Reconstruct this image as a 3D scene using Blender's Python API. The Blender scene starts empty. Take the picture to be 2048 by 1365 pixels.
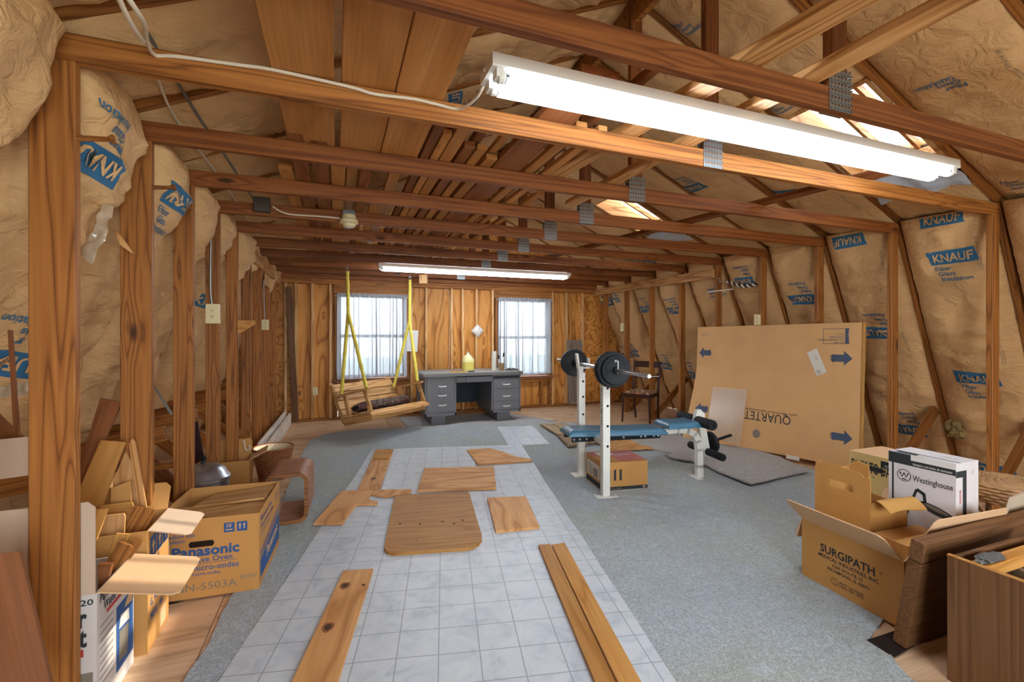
import bpy, bmesh, math, random
from mathutils import Vector, Matrix, noise, geometry
R = math.radians
rnd = random.Random(7)
scene = bpy.context.scene
COL = scene.collection

# ------------------------------------------------------------------ camera, world, lights, exposure
F_PX, YAW, HORIZON = 918.1, 0.3655, 669.3        # focal length in pixels of the 2048 wide frame, heading right of +Y, horizon row
cd = bpy.data.cameras.new('camera')
cam = bpy.data.objects.new('camera', cd); COL.objects.link(cam)
cd.sensor_width = 36; cd.lens = F_PX / 2048 * 36
cd.shift_y = (HORIZON - 682.5) / 2048
cd.clip_start = 0.05
cam.location = (0, 0, 1.3); cam.rotation_euler = (R(90), 0, -YAW)
scene.camera = cam

wd = bpy.data.worlds.new('sky'); scene.world = wd; wd.use_nodes = True
bg = wd.node_tree.nodes['Background']
bg.inputs['Color'].default_value = (0.80, 0.90, 1.0, 1); bg.inputs['Strength'].default_value = 4.5

def area(name, loc, rot, sx, sy, power, color):
    l = bpy.data.lights.new(name, 'AREA'); l.shape = 'RECTANGLE'; l.size = sx; l.size_y = sy
    l.energy = power; l.color = color
    o = bpy.data.objects.new(name, l); COL.objects.link(o); o.location = loc; o.rotation_euler = rot
    return o
# two area lights added out of view behind the camera as soft fill
area('front_fill_left', (0.55, -1.66, 1.30), (R(90), 0, 0), 1.3, 1.3, 15, (0.95, 0.98, 1.0))
area('front_fill_right', (3.1, -1.66, 1.30), (R(90), 0, 0), 1.3, 1.3, 24, (0.95, 0.98, 1.0))
sun = bpy.data.lights.new('sun', 'SUN'); sun.energy = 3.4; sun.angle = R(0.6); sun.color = (1, 0.93, 0.82)
so = bpy.data.objects.new('sun', sun); COL.objects.link(so)
so.rotation_euler = Vector((-4.2, 0.05, -2.42)).to_track_quat('-Z', 'Y').to_euler()

vs = scene.view_settings
vs.view_transform = 'Standard'; vs.look = 'None'; vs.gamma = 1.0; vs.use_curve_mapping = False
vs.exposure = 1.5
scene.cycles.max_bounces = 8; scene.cycles.diffuse_bounces = 5; scene.cycles.sample_clamp_indirect = 6
scene.cycles.use_denoising = True

# ------------------------------------------------------------------ camera geometry helpers: from a picture point to a real place
_s, _c = math.sin(YAW), math.cos(YAW)
EYE = Vector((0, 0, 1.3))
def ray(px, py):
    u = (px - 1024) / F_PX
    return Vector((_s + _c * u, _c - _s * u, (HORIZON - py) / F_PX))
def fl(px, py, z=0.0):
    d = ray(px, py); return EYE + d * ((z - 1.3) / d.z)
def aY(px, py, y):
    d = ray(px, py); return EYE + d * (y / d.y)
def aX(px, py, x):
    d = ray(px, py); return EYE + d * (x / d.x)

# ------------------------------------------------------------------ object helpers
def link(o, parent=None):
    COL.objects.link(o)
    if parent: o.parent = parent
    return o
def tag(o, label=None, cat=None, group=None, kind=None):
    if label: o['label'] = label
    if cat: o['category'] = cat
    if group: o['group'] = group
    if kind: o['kind'] = kind
    return o
def wm(o):
    m = o.matrix_basis.copy()
    while o.parent:
        o = o.parent; m = o.matrix_basis @ m
    return m
def thing(name, label, cat, loc=(0, 0, 0), rot=(0, 0, 0), group=None):
    o = bpy.data.objects.new(name, None); o.empty_display_size = .05
    COL.objects.link(o)
    o.matrix_basis = Matrix.Translation(loc) @ (Matrix(rot).to_4x4() if isinstance(rot, Matrix) else
        Matrix.Rotation(rot[2], 4, 'Z') @ Matrix.Rotation(rot[1], 4, 'Y') @ Matrix.Rotation(rot[0], 4, 'X'))
    return tag(o, label, cat, group)
def struct(name, loc=(0, 0, 0)):
    o = bpy.data.objects.new(name, None); COL.objects.link(o); o.location = loc; o['kind'] = 'structure'
    return o
def place(o, M):
    """puts o at the world matrix M whatever its parent"""
    o.matrix_basis = (wm(o.parent).inverted() @ M) if o.parent else M
    return o
def frame(xa, up, origin=(0, 0, 0)):
    """matrix whose X runs along xa and whose Z is as near as can be to up"""
    x = Vector(xa).normalized(); z = Vector(up); z = (z - x * z.dot(x)).normalized(); y = z.cross(x)
    return Matrix(((x.x, y.x, z.x, origin[0]), (x.y, y.y, z.y, origin[1]), (x.z, y.z, z.z, origin[2]), (0, 0, 0, 1)))

class MB:
    def __init__(s): s.v = []; s.f = []; s.m = []
    def add(s, vs, fs, mi=0):
        b = len(s.v); s.v += [tuple(v) for v in vs]
        for f in fs: s.f.append(tuple(b + i for i in f)); s.m.append(mi)
        return s
    def box(s, x0, x1, y0, y1, z0, z1, mi=0, M=None, ch=0.0):
        if ch:
            c = ch; q = [(x0, 1), (x1, -1)]
            ring = lambda xx, k: [(xx, y0 + c + k, z0 + k), (xx, y1 - c - k, z0 + k), (xx, y1 - k, z0 + c + k), (xx, y1 - k, z1 - c - k),
                               (xx, y1 - c - k, z1 - k), (xx, y0 + c + k, z1 - k), (xx, y0 + k, z1 - c - k), (xx, y0 + k, z0 + c + k)]
            vs = ring(x0, c * .6) + ring(x0 + c, 0) + ring(x1 - c, 0) + ring(x1, c * .6)
            fs = [tuple(range(7, -1, -1)), tuple(range(24, 32))]
            for r in range(3):
                for i in range(8):
                    j = (i + 1) % 8; fs.append((r * 8 + i, r * 8 + j, r * 8 + 8 + j, r * 8 + 8 + i))
        else:
            vs = [(x0, y0, z0), (x1, y0, z0), (x1, y1, z0), (x0, y1, z0), (x0, y0, z1), (x1, y0, z1), (x1, y1, z1), (x0, y1, z1)]
            fs = [(3, 2, 1, 0), (4, 5, 6, 7), (0, 1, 5, 4), (1, 2, 6, 5), (2, 3, 7, 6), (3, 0, 4, 7)]
        if M is not None: vs = [M @ Vector(v) for v in vs]
        return s.add(vs, fs, mi)
    def bar(s, p0, p1, w, t, up=(0, 0, 1), mi=0, ch=0.0):
        """a rectangular bar, w across, t along up"""
        p0, p1 = Vector(p0), Vector(p1); L = (p1 - p0).length
        return s.box(0, L, -w / 2, w / 2, -t / 2, t / 2, mi, frame(p1 - p0, up, p0), ch)
    def tube(s, pts, r, n=8, mi=0, caps=True, closed=False):
        pts = [Vector(p) for p in pts]; k = len(pts); rr = r if isinstance(r, (list, tuple)) else [r] * k
        vs = []; prev = None
        for i, p in enumerate(pts):
            if closed: d = pts[(i + 1) % k] - pts[i - 1]
            else: d = pts[min(i + 1, k - 1)] - pts[max(i - 1, 0)]
            d.normalize()
            if prev is None:
                a = Vector((0, 0, 1)) if abs(d.z) < .9 else Vector((1, 0, 0))
                x = d.cross(a).normalized()
            else:
                x = (prev - d * prev.dot(d)).normalized()
            prev = x; y = d.cross(x)
            for j in range(n):
                a = 2 * math.pi * j / n
                vs.append(p + (x * math.cos(a) + y * math.sin(a)) * rr[i])
        fs = []
        for i in range(k if closed else k - 1):
            a0, b0 = i * n, ((i + 1) % k) * n
            for j in range(n): fs.append((a0 + j, a0 + (j + 1) % n, b0 + (j + 1) % n, b0 + j))
        if caps and not closed: fs += [tuple(range(n - 1, -1, -1)), tuple((k - 1) * n + j for j in range(n))]
        return s.add(vs, fs, mi)
    def lathe(s, prof, n=24, mi=0, M=None, sx=1, sy=1):
        """prof: (radius, z) from bottom to top round local Z"""
        vs = []; k = len(prof)
        for r, z in prof:
            for j in range(n):
                a = 2 * math.pi * j / n; vs.append((r * math.cos(a) * sx, r * math.sin(a) * sy, z))
        fs = [(i * n + j, i * n + (j + 1) % n, (i + 1) * n + (j + 1) % n, (i + 1) * n + j) for i in range(k - 1) for j in range(n)]
        if prof[0][0] > 1e-5: fs.append(tuple(range(n - 1, -1, -1)))
        if prof[-1][0] > 1e-5: fs.append(tuple((k - 1) * n + j for j in range(n)))
        if M is not None: vs = [M @ Vector(v) for v in vs]
        return s.add(vs, fs, mi)
    def prism(s, poly, z0, z1, mi=0, M=None):
        n = len(poly); area_ = sum(poly[i][0] * poly[(i + 1) % n][1] - poly[(i + 1) % n][0] * poly[i][1] for i in range(n))
        if area_ < 0: poly = poly[::-1]
        vs = [(x, y, z0) for x, y in poly] + [(x, y, z1) for x, y in poly]
        fs = [(i, (i + 1) % n, n + (i + 1) % n, n + i) for i in range(n)]
        tris = geometry.tessellate_polygon([[Vector((x, y, 0)) for x, y in poly]])
        for t in tris:
            a, b, c = t; p, q, r_ = [Vector(poly[k]) for k in t]
            if (q - p).cross(r_ - p) < 0: a, c = c, a
            fs.append((c, b, a)); fs.append((n + a, n + b, n + c))
        if M is not None: vs = [M @ Vector(v) for v in vs]
        return s.add(vs, fs, mi)
    def grid(s, fn, nu, nv, mi=0, flip=False, closed_u=False):
        vs = [fn(i / nu, j / nv) for j in range(nv + 1) for i in range(nu + 1)]
        w = nu + 1; fs = []
        for j in range(nv):
            for i in range(nu):
                q = (j * w + i, j * w + i + 1, (j + 1) * w + i + 1, (j + 1) * w + i)
                fs.append(q[::-1] if flip else q)
        return s.add(vs, fs, mi)
    def text(s, body, fn, size=.05, mi=0, align='LEFT', bold=0.0, sx=1.0, shear=0.0, space=1.0):
        """fn maps (x, y) of the lettering plane to a place on the thing it is printed on"""
        vs, fs = glyphs(body, align, bold, space)
        return s.add([fn((x + shear * y) * size * sx, y * size) for x, y in vs], fs, mi)
    def build(s, name, mats, parent=None, M=None, smooth=False, label=None):
        me = bpy.data.meshes.new(name); me.from_pydata(s.v, [], s.f)
        for m in (mats if isinstance(mats, (list, tuple)) else [mats]): me.materials.append(m)
        if max(s.m, default=0): me.polygons.foreach_set('material_index', s.m)
        if smooth:
            me.polygons.foreach_set('use_smooth', [True] * len(me.polygons))
            if smooth != 'all':
                try: me.set_sharp_from_angle(angle=R(40 if smooth is True else smooth))
                except Exception: pass
        me.update()
        o = link(bpy.data.objects.new(name, me), parent)
        if M is not None: place(o, M)
        if label: o['label'] = label
        return o

def imprint(o, mb, mats):
    """prints flat lettering and marks onto the mesh o"""
    me = o.data; n = len(me.vertices); k = len(me.materials)
    vs = [tuple(v.co) for v in me.vertices] + mb.v
    fs = [tuple(p.vertices) for p in me.polygons] + [tuple(n + i for i in f) for f in mb.f]
    mi = [p.material_index for p in me.polygons] + [k + i for i in mb.m]; old = list(me.materials)
    me.clear_geometry(); me.from_pydata(vs, [], fs)
    for m in mats: me.materials.append(m)
    me.polygons.foreach_set('material_index', mi); me.update()
_gl = {}
def glyphs(body, align='LEFT', bold=0.0, space=1.0):
    key = (body, align, bold, space)
    if key not in _gl:
        cu = bpy.data.curves.new('t', 'FONT'); cu.body = body; cu.align_x = align; cu.offset = bold; cu.resolution_u = 2
        cu.space_character = space; cu.space_line = .92
        ob = bpy.data.objects.new('t', cu); COL.objects.link(ob)
        dg = bpy.context.evaluated_depsgraph_get(); dg.update()
        me = ob.evaluated_get(dg).to_mesh()
        _gl[key] = ([(v.co.x, v.co.y) for v in me.vertices], [tuple(p.vertices) for p in me.polygons])
        ob.evaluated_get(dg).to_mesh_clear()
        bpy.data.objects.remove(ob); bpy.data.curves.remove(cu)
    return _gl[key]
def plane(o, ux, uy, off=0.0):
    """lettering plane: origin o, directions ux and uy (need not be unit)"""
    o, ux, uy = Vector(o), Vector(ux).normalized(), Vector(uy).normalized(); n = ux.cross(uy) * off
    return lambda x, y: o + ux * x + uy * y + n

def board(name, p0, p1, w, t, up, mat, parent=None, ch=.003, cat=None, label=None, group=None):
    """one sawn board from p0 to p1: w across, t along up; its own local X is the grain"""
    p0, p1 = Vector(p0), Vector(p1); L = (p1 - p0).length
    o = MB().box(0, L, -w / 2, w / 2, -t / 2, t / 2, 0, None, ch).build(name, mat, parent, frame(p1 - p0, up, p0))
    return tag(o, label, cat, group)

# ------------------------------------------------------------------ materials
def hexlin(h):
    c = [int(h[i:i + 2], 16) / 255 for i in (0, 2, 4)]
    return tuple(x / 12.92 if x <= .04045 else ((x + .055) / 1.055) ** 2.4 for x in c) + (1,)
class NT:
    def __init__(s, name, rough=.6, metal=0.0, spec=.3):
        s.mat = bpy.data.materials.new(name); s.mat.use_nodes = True; s.nt = s.mat.node_tree; s.b = s.nt.nodes['Principled BSDF']
        s.b.inputs['Roughness'].default_value = rough; s.b.inputs['Metallic'].default_value = metal
        s.b.inputs['Specular IOR Level'].default_value = spec
    def n(s, t, **kw):
        nd = s.nt.nodes.new(t)
        for k, v in kw.items():
            if k in nd.inputs or (isinstance(k, str) and k.replace('_', ' ') in nd.inputs):
                key = k if k in nd.inputs else k.replace('_', ' ')
                if hasattr(v, 'is_output'): s.nt.links.new(v, nd.inputs[key])
                else: nd.inputs[key].default_value = v
            else: setattr(nd, k, v)
        return nd
    def l(s, a, b): s.nt.links.new(a, b)
    def math(s, op, a, b=0.0, c=0.0):
        nd = s.nt.nodes.new('ShaderNodeMath'); nd.operation = op
        for i, x in enumerate((a, b, c)):
            if hasattr(x, 'is_output'): s.l(x, nd.inputs[i])
            else: nd.inputs[i].default_value = x
        return nd.outputs[0]
    def ramp(s, fac, stops):
        nd = s.nt.nodes.new('ShaderNodeValToRGB'); cr = nd.color_ramp
        while len(cr.elements) < len(stops): cr.elements.new(.5)
        for e, (p, c) in zip(cr.elements, stops): e.position = p; e.color = c
        s.l(fac, nd.inputs[0]); return nd.outputs[0]
    def mix(s, fac, a, b, mode='MIX'):
        nd = s.nt.nodes.new('ShaderNodeMix'); nd.data_type = 'RGBA'; nd.blend_type = mode
        for i, x in ((0, fac), (6, a), (7, b)):
            if hasattr(x, 'is_output'): s.l(x, nd.inputs[i])
            else: nd.inputs[i].default_value = x
        return nd.outputs[2]
    def coords(s, scale=(1, 1, 1), rand=True, src='Object'):
        tc = s.n('ShaderNodeTexCoord').outputs[src]
        if rand:
            oi = s.n('ShaderNodeObjectInfo').outputs['Random']
            vm = s.nt.nodes.new('ShaderNodeVectorMath'); vm.operation = 'SCALE'; vm.inputs[0].default_value = (37.1, 53.7, 71.3); s.l(oi, vm.inputs['Scale'])
            va = s.nt.nodes.new('ShaderNodeVectorMath'); va.operation = 'ADD'; s.l(tc, va.inputs[0]); s.l(vm.outputs[0], va.inputs[1]); tc = va.outputs[0]
        vm = s.nt.nodes.new('ShaderNodeVectorMath'); vm.operation = 'MULTIPLY'; s.l(tc, vm.inputs[0]); vm.inputs[1].default_value = scale
        return vm.outputs[0]
    def noise(s, vec, scale=1.0, detail=2.0, dist=0.0, rough=.5):
        return s.n('ShaderNodeTexNoise', Vector=vec, Scale=scale, Detail=detail, Distortion=dist, Roughness=rough).outputs[0]
    def bump(s, h, strength=.3, dist=.01):
        bp = s.n('ShaderNodeBump', Height=h, Strength=strength, Distance=dist); s.l(bp.outputs[0], s.b.inputs['Normal'])
    def base(s, c): s.l(c, s.b.inputs['Base Color'])
def plain(name, h, rough=.6, metal=0.0, var=0.0, spec=.3):
    t = NT(name, rough, metal, spec); c = hexlin(h)
    if var:
        nz = t.noise(t.coords((1, 1, 1)), 9, 3)
        t.base(t.mix(nz, tuple(x * (1 - var) for x in c[:3]) + (1,), tuple(min(1, x * (1 + var)) for x in c[:3]) + (1,)))
    else: t.b.inputs['Base Color'].default_value = c
    return t.mat
def wood(name, dark, mid, light, axis=0, ring=7.0, cross=7.0, along=.8, knots=.6, rough=.55, spec=.3, vary=.25, knotc='2a1508'):
    t = NT(name, rough, 0, spec)
    sc = [cross] * 3; sc[axis] = along
    v = t.coords(sc)
    n1 = t.noise(v, 1.0, 1.5, .35)
    ks = [6.0] * 3; ks[axis] = 2.2
    kv = t.n('ShaderNodeTexVoronoi', Vector=t.coords(ks), Scale=1.0)
    kd, kc = kv.outputs['Distance'], kv.outputs['Color']
    on = t.math('GREATER_THAN', t.n('ShaderNodeSeparateColor', Color=kc).outputs[0], 1 - knots)
    swirl = t.math('MULTIPLY', t.n('ShaderNodeMapRange', Value=kd, From_Min=.42, From_Max=0.0, interpolation_type='SMOOTHSTEP').outputs[0], on)
    spot = t.math('MULTIPLY', t.n('ShaderNodeMapRange', Value=kd, From_Min=.13, From_Max=.05).outputs[0], on)
    val = t.math('ADD', t.math('MULTIPLY', n1, ring), t.math('MULTIPLY', swirl, 1.3))
    band = t.math('PINGPONG', val, .5); band = t.math('MULTIPLY', band, 2.0)
    col = t.ramp(band, [(0.0, hexlin(dark)), (.3, hexlin(mid)), (1.0, hexlin(light))])
    fs = [90.0] * 3; fs[axis] = 2.5
    fine = t.noise(t.coords(fs), 1.0, 2.0)
    col = t.mix(.35, col, t.ramp(fine, [(.3, (.45, .42, .4, 1)), (.7, (1.1, 1.1, 1.1, 1))]), 'MULTIPLY')
    col = t.mix(t.math('MULTIPLY', spot, .85), col, hexlin(knotc))
    oi = t.n('ShaderNodeObjectInfo').outputs['Random']
    hv = t.n('ShaderNodeHueSaturation', Color=col, Value=t.math('MULTIPLY_ADD', oi, vary * 1.3, 1 - vary * .6))
    t.base(hv.outputs[0]); t.bump(t.math('ADD', band, fine), .12, .004)
    return t.mat
def glass_mat(name, tint='ffffff', rough=0.0, alpha=.12):
    t = NT(name, rough, 0, .5); t.b.inputs['Base Color'].default_value = hexlin(tint)
    tr = t.n('ShaderNodeBsdfTransparent'); ms = t.n('ShaderNodeMixShader'); ms.inputs[0].default_value = alpha
    t.l(tr.outputs[0], ms.inputs[1]); t.l(t.b.outputs[0], ms.inputs[2]); t.l(ms.outputs[0], t.nt.nodes['Material Output'].inputs[0])
    return t.mat
def emit(name, h, strength):
    t = NT(name); t.b.inputs['Base Color'].default_value = hexlin(h); t.b.inputs['Emission Color'].default_value = hexlin(h)
    t.b.inputs['Emission Strength'].default_value = strength; return t.mat

W = {}
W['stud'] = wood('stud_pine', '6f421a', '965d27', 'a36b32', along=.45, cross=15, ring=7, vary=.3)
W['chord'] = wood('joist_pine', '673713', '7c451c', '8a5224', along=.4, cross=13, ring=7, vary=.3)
W['pine'] = wood('pale_pine', '96612e', 'c18d52', 'd0a068', along=.8, knots=.35)
W['plank'] = wood('wide_pine', 'b0763a', 'ba8044', 'bf874b', along=.35, cross=3.2, ring=4, knots=.18, vary=.15)
W['ply'] = wood('plywood_face', 'ad7840', 'c8935a', 'd2a068', along=.9, cross=4.5, ring=6, knots=.55, rough=.6)
W['plyfloor'] = wood('plywood_floor', 'b39270', 'cba884', 'd5b28f', along=.8, cross=4.2, ring=6, knots=.25, rough=.6)
W['plywall'] = wood('plywood_wall', '9a5f24', 'cb8a3e', 'd89a50', axis=2, along=.55, cross=3.4, ring=7, knots=.55, rough=.55)
W['oak'] = wood('oak_finish', 'a8722f', 'ba823e', 'c38f4b', along=.7, cross=7, ring=7, knots=.15)
W['brownply'] = wood('brown_plywood', '74441f', '85502a', '8f5a34', along=.8, cross=5, knots=.25)
W['swing'] = wood('swing_oak', '9a6a38', 'c4945a', 'd2a76e', along=.9, cross=9, knots=.2, rough=.45)
W['swinglight'] = wood('swing_slat_pine', 'b07c42', 'cf9e62', 'dcb27a', along=.9, cross=9, knots=.1, rough=.45)
W['chair'] = plain('dark_mahogany', '3c2018', .35, var=.35)
W['old'] = wood('old_brown_wood', '5e3d22', '6b482a', '755132', along=.5, cross=16, knots=.15)
W['grey'] = wood('weathered_plank', '7e6a50', '9d8668', 'ac9678', along=.7, knots=.2)
W['whiteboard'] = wood('whitewashed_board', 'cabfae', 'e0d8ca', 'e8e2d6', along=.6, knots=.2)
W['stool'] = wood('rosy_bentwood', '8a5a44', 'a8765c', 'b38468', along=1.5, cross=8, knots=0, rough=.4)
W['stooledge'] = wood('bentwood_edge', '6a3f22', '8b5930', '9c6a3c', along=2, cross=30, knots=0)
W['dark'] = plain('dark_gap', '20140b', .9, var=.3)
def kraft(name, h, rel=.35):
    t = NT(name, .62, 0, .25); c = hexlin(h)
    nz = t.noise(t.coords((1, 1, 1)), 3.2, 4)
    col = t.mix(nz, tuple(x * .86 for x in c[:3]) + (1,), tuple(min(1, x * 1.12) for x in c[:3]) + (1,))
    t.base(col)
    rg = t.n('ShaderNodeTexNoise', noise_type='RIDGED_MULTIFRACTAL', Vector=t.coords((3, 6, 5)), Scale=1.0, Detail=3.0, Roughness=.45, Distortion=.5)
    n2 = t.noise(t.coords((5, 9, 14)), 1.0, 4, 1.4, .6)
    t.bump(t.math('ADD', n2, t.math('MULTIPLY', rg.outputs[0], .35)), rel * 1.4, .03)
    return t.mat
M_KRAFT = kraft('kraft_facing', 'd2a974', .5)
M_KRAFT_DARK = kraft('kraft_underside', '9a7a50', .5)
M_BLUE = plain('blue_print', '33698c', .7)
M_INK = plain('black_ink', '2e3436', .7)
M_INKBLUE = plain('navy_ink', '31578c', .7)
M_INKSOFT = plain('faded_ink', '7b7466', .7)
M_RED = plain('red_ink', 'b23a36', .6)
M_PINK = plain('pink_print', 'b86a62', .6)
M_WHITE = plain('white_card', 'dcdad6', .5)
M_LABEL = plain('paper_label', 'd8d2c4', .6)
M_BATT = plain('glass_wool', '8d7a4e', .95, var=.4)
def card(name, h):
    t = NT(name, .7, 0, .2); c = hexlin(h)
    nz = t.noise(t.coords((1, 1, 1)), 5, 3)
    t.base(t.mix(nz, tuple(x * .9 for x in c[:3]) + (1,), tuple(x * 1.08 for x in c[:3]) + (1,)))
    w = t.n('ShaderNodeTexWave', Vector=t.coords((1, 1, 1)), Scale=55.0, Distortion=.4)
    t.bump(w.outputs[1], .05, .002)
    return t.mat
M_CARD = card('corrugated_card', 'bd8c50')
M_CARDIN = card('corrugated_inside', 'b08448')
M_CARDLT = card('light_corrugated', 'd3ad84')
M_CARDGREY = card('grey_card', 'c3ac94')
M_STEEL = plain('galvanised_steel', '8d9496', .38, .9, var=.2)
M_CHROME = plain('chrome', 'b4b8bc', .32, 1.0)
M_BLACK = plain('black_metal', '191b1f', .45, .3)
M_RUBBER = plain('black_foam', '1d1e21', .75)
M_DKIRON = plain('cast_iron', '26292c', .55, .4, var=.2)
M_WHITEMETAL = plain('white_enamel', 'dfe0d6', .35)
M_IVORY = plain('ivory_plastic', 'dccf9e', .4)
M_CABLE = plain('cable_sheath', 'd6cbb2', .5)
M_GREYMET = plain('grey_enamel', '76777a', .42, .1)
M_GREYTOP = plain('grey_linoleum', '8b8b88', .4, var=.12)
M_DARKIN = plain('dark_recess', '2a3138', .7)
# ------------------------------------------------------------------ the attic shell
Y0, BAY = 1.8854, 0.6547
XL, XR, ZJ, XM = -0.787, 4.498, 2.182, 1.856
YB = 7.45
PITCH = .45
NB0, NB1 = -4, 9
yt = lambda i: Y0 + BAY * i

# floor: subfloor and plywood sheets
floor = struct('floor')
MB().box(-2.0, 5.75, -1.75, 7.7, -.2, -.021).build('subfloor', W['dark'], floor)
px0 = [-2.0, -.52, .70, 1.92, 3.14, 4.36, 5.75]
py0 = [-1.75, .2, 2.72, 5.16, 6.25, 7.6]
for a in range(len(px0) - 1):
    for b in range(len(py0) - 1):
        sh = .6 if (a % 2 and 0 < b < 4) else 0
        x0, x1 = px0[a] + .002, px0[a + 1] - .002
        y0, y1 = py0[b] + (sh if b > 0 else 0), py0[b + 1] + (.6 if (a % 2 and b < 3) else 0)
        if a % 2 and b == 3: y0 = py0[3] + .6
        if y1 - y0 < .1: continue
        yc = (y0 + y1) / 2
        MB().box(-(x1 - x0) / 2, (x1 - x0) / 2, y0 + .002 - yc, y1 - .002 - yc, -.02, 0).build('plywood_sheet', W['plyfloor'], floor, Matrix.Translation(((x0 + x1) / 2, yc, 0)))

# walls and ceiling holders
wall_left, wall_right, wall_back, wall_front, ceiling = [struct(n) for n in ('wall_left', 'wall_right', 'wall_back', 'wall_front', 'ceiling')]
RB, RT = Vector((5.50, 0, 0.0)), Vector((4.60, 0, 2.25))           # right lower slope, foot and head (y added per bay)
LB, LT = Vector((-1.80, 0, 0.0)), Vector((-0.89, 0, 2.25))
RE, RIDGE, LE = Vector((4.66, 0, 2.27)), Vector((XM, 0, 2.27 + PITCH * 2.80)), Vector((-0.95, 0, 2.27))
ya, yb = -1.75, 7.6
def slab(p, q, off, th, name, mat, parent):
    d = (q - p).normalized(); n = Vector((-d.z, 0, d.x))
    if n.dot(Vector((XM, 0, 1.2)) - p) < 0: n = -n
    a, b = p - n * off, q - n * off
    vs = [a, b, b - n * th, a - n * th]
    MB().add([v + Vector((0, ya, 0)) for v in vs] + [v + Vector((0, yb, 0)) for v in vs],
             [(0, 1, 2, 3), (7, 6, 5, 4), (0, 4, 5, 1), (1, 5, 6, 2), (2, 6, 7, 3), (3, 7, 4, 0)]).build(name, mat, parent)
    return n
NR = slab(RB, RT + (RT - RB) * .06, .15, .03, 'sheathing', W['dark'], wall_right)
NL = slab(LB, LT + (LT - LB) * .06, .15, .03, 'sheathing', W['dark'], wall_left)
nLU = slab(LE - (RIDGE - LE) * .03, RIDGE, .15, .03, 'sheathing', W['dark'], ceiling)
# right roof slope: sheathing left open at the two roof windows
SKY = {0: (3.20, 4.02), 4: (3.12, 3.85)}
dR = (RIDGE - RE).normalized(); nR = Vector((-dR.z, 0, dR.x)); nR = nR if nR.z < 0 else -nR
def roofpt(x, y, off=0.0):
    return Vector((x, y, RE.z + PITCH * (RE.x - x))) + nR * off
def rquad(x0, x1, y0, y1, o0, o1, name, mat, parent):
    c = [roofpt(x, y, o) for o in (o0, o1) for x, y in ((x0, y0), (x1, y0), (x1, y1), (x0, y1))]
    return MB().add(c, [(0, 1, 2, 3), (7, 6, 5, 4), (0, 4, 5, 1), (1, 5, 6, 2), (2, 6, 7, 3), (3, 7, 4, 0)]).build(name, mat, parent)
edges = [ya] + [yt(i) + k * BAY for i in SKY for k in (0, 1)] + [yb]
for a, b in zip(edges[:-1], edges[1:]):
    hole = [v for i, v in SKY.items() if abs(a - yt(i)) < 1e-4]
    if hole:
        rquad(XM, hole[0][0], a, b, -.18, -.15, 'sheathing', W['dark'], ceiling); rquad(hole[0][1], RE.x + .1, a, b, -.18, -.15, 'sheathing', W['dark'], ceiling)
    else: rquad(XM, RE.x + .1, a, b, -.18, -.15, 'sheathing', W['dark'], ceiling)
MB().box(XM - .02, XM + .02, ya, yb, RIDGE.z - .16, RIDGE.z + .06).build('ridge_board', W['stud'], ceiling)
MB().box(XM - .16, XM + .16, ya - .05, yb + .05, RIDGE.z + .06, RIDGE.z + .24).build('ridge_cap', W['dark'], ceiling)
M_SKYGLASS = glass_mat('roof_glass', 'dfeaf5', .05, .25)
for k, (i, (x0, x1)) in enumerate(SKY.items()):
    w = struct('window_%d' % (k + 3))
    y0, y1 = yt(i) + .045, yt(i + 1) - .005
    rquad(x0, x1, y0, y1, -.21, -.20, 'pane', M_SKYGLASS, w)
    rquad(x0 - .03, x0, y0, y1, -.25, .0, 'curb', W['pine'], w); rquad(x1, x1 + .03, y0, y1, -.25, .0, 'curb', W['pine'], w)
    rquad(x0, x1, y0 - .002, y0 + .028, -.25, -.0, 'curb', W['pine'], w); rquad(x0, x1, y1 - .03, y1, -.25, .0, 'curb', W['pine'], w)
    for q in (.33, .66):
        rquad(x0, x1, y0 + (y1 - y0) * q - .012, y0 + (y1 - y0) * q + .012, -.2, -.15, 'glazing_bar', W['pine'], w)
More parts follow.
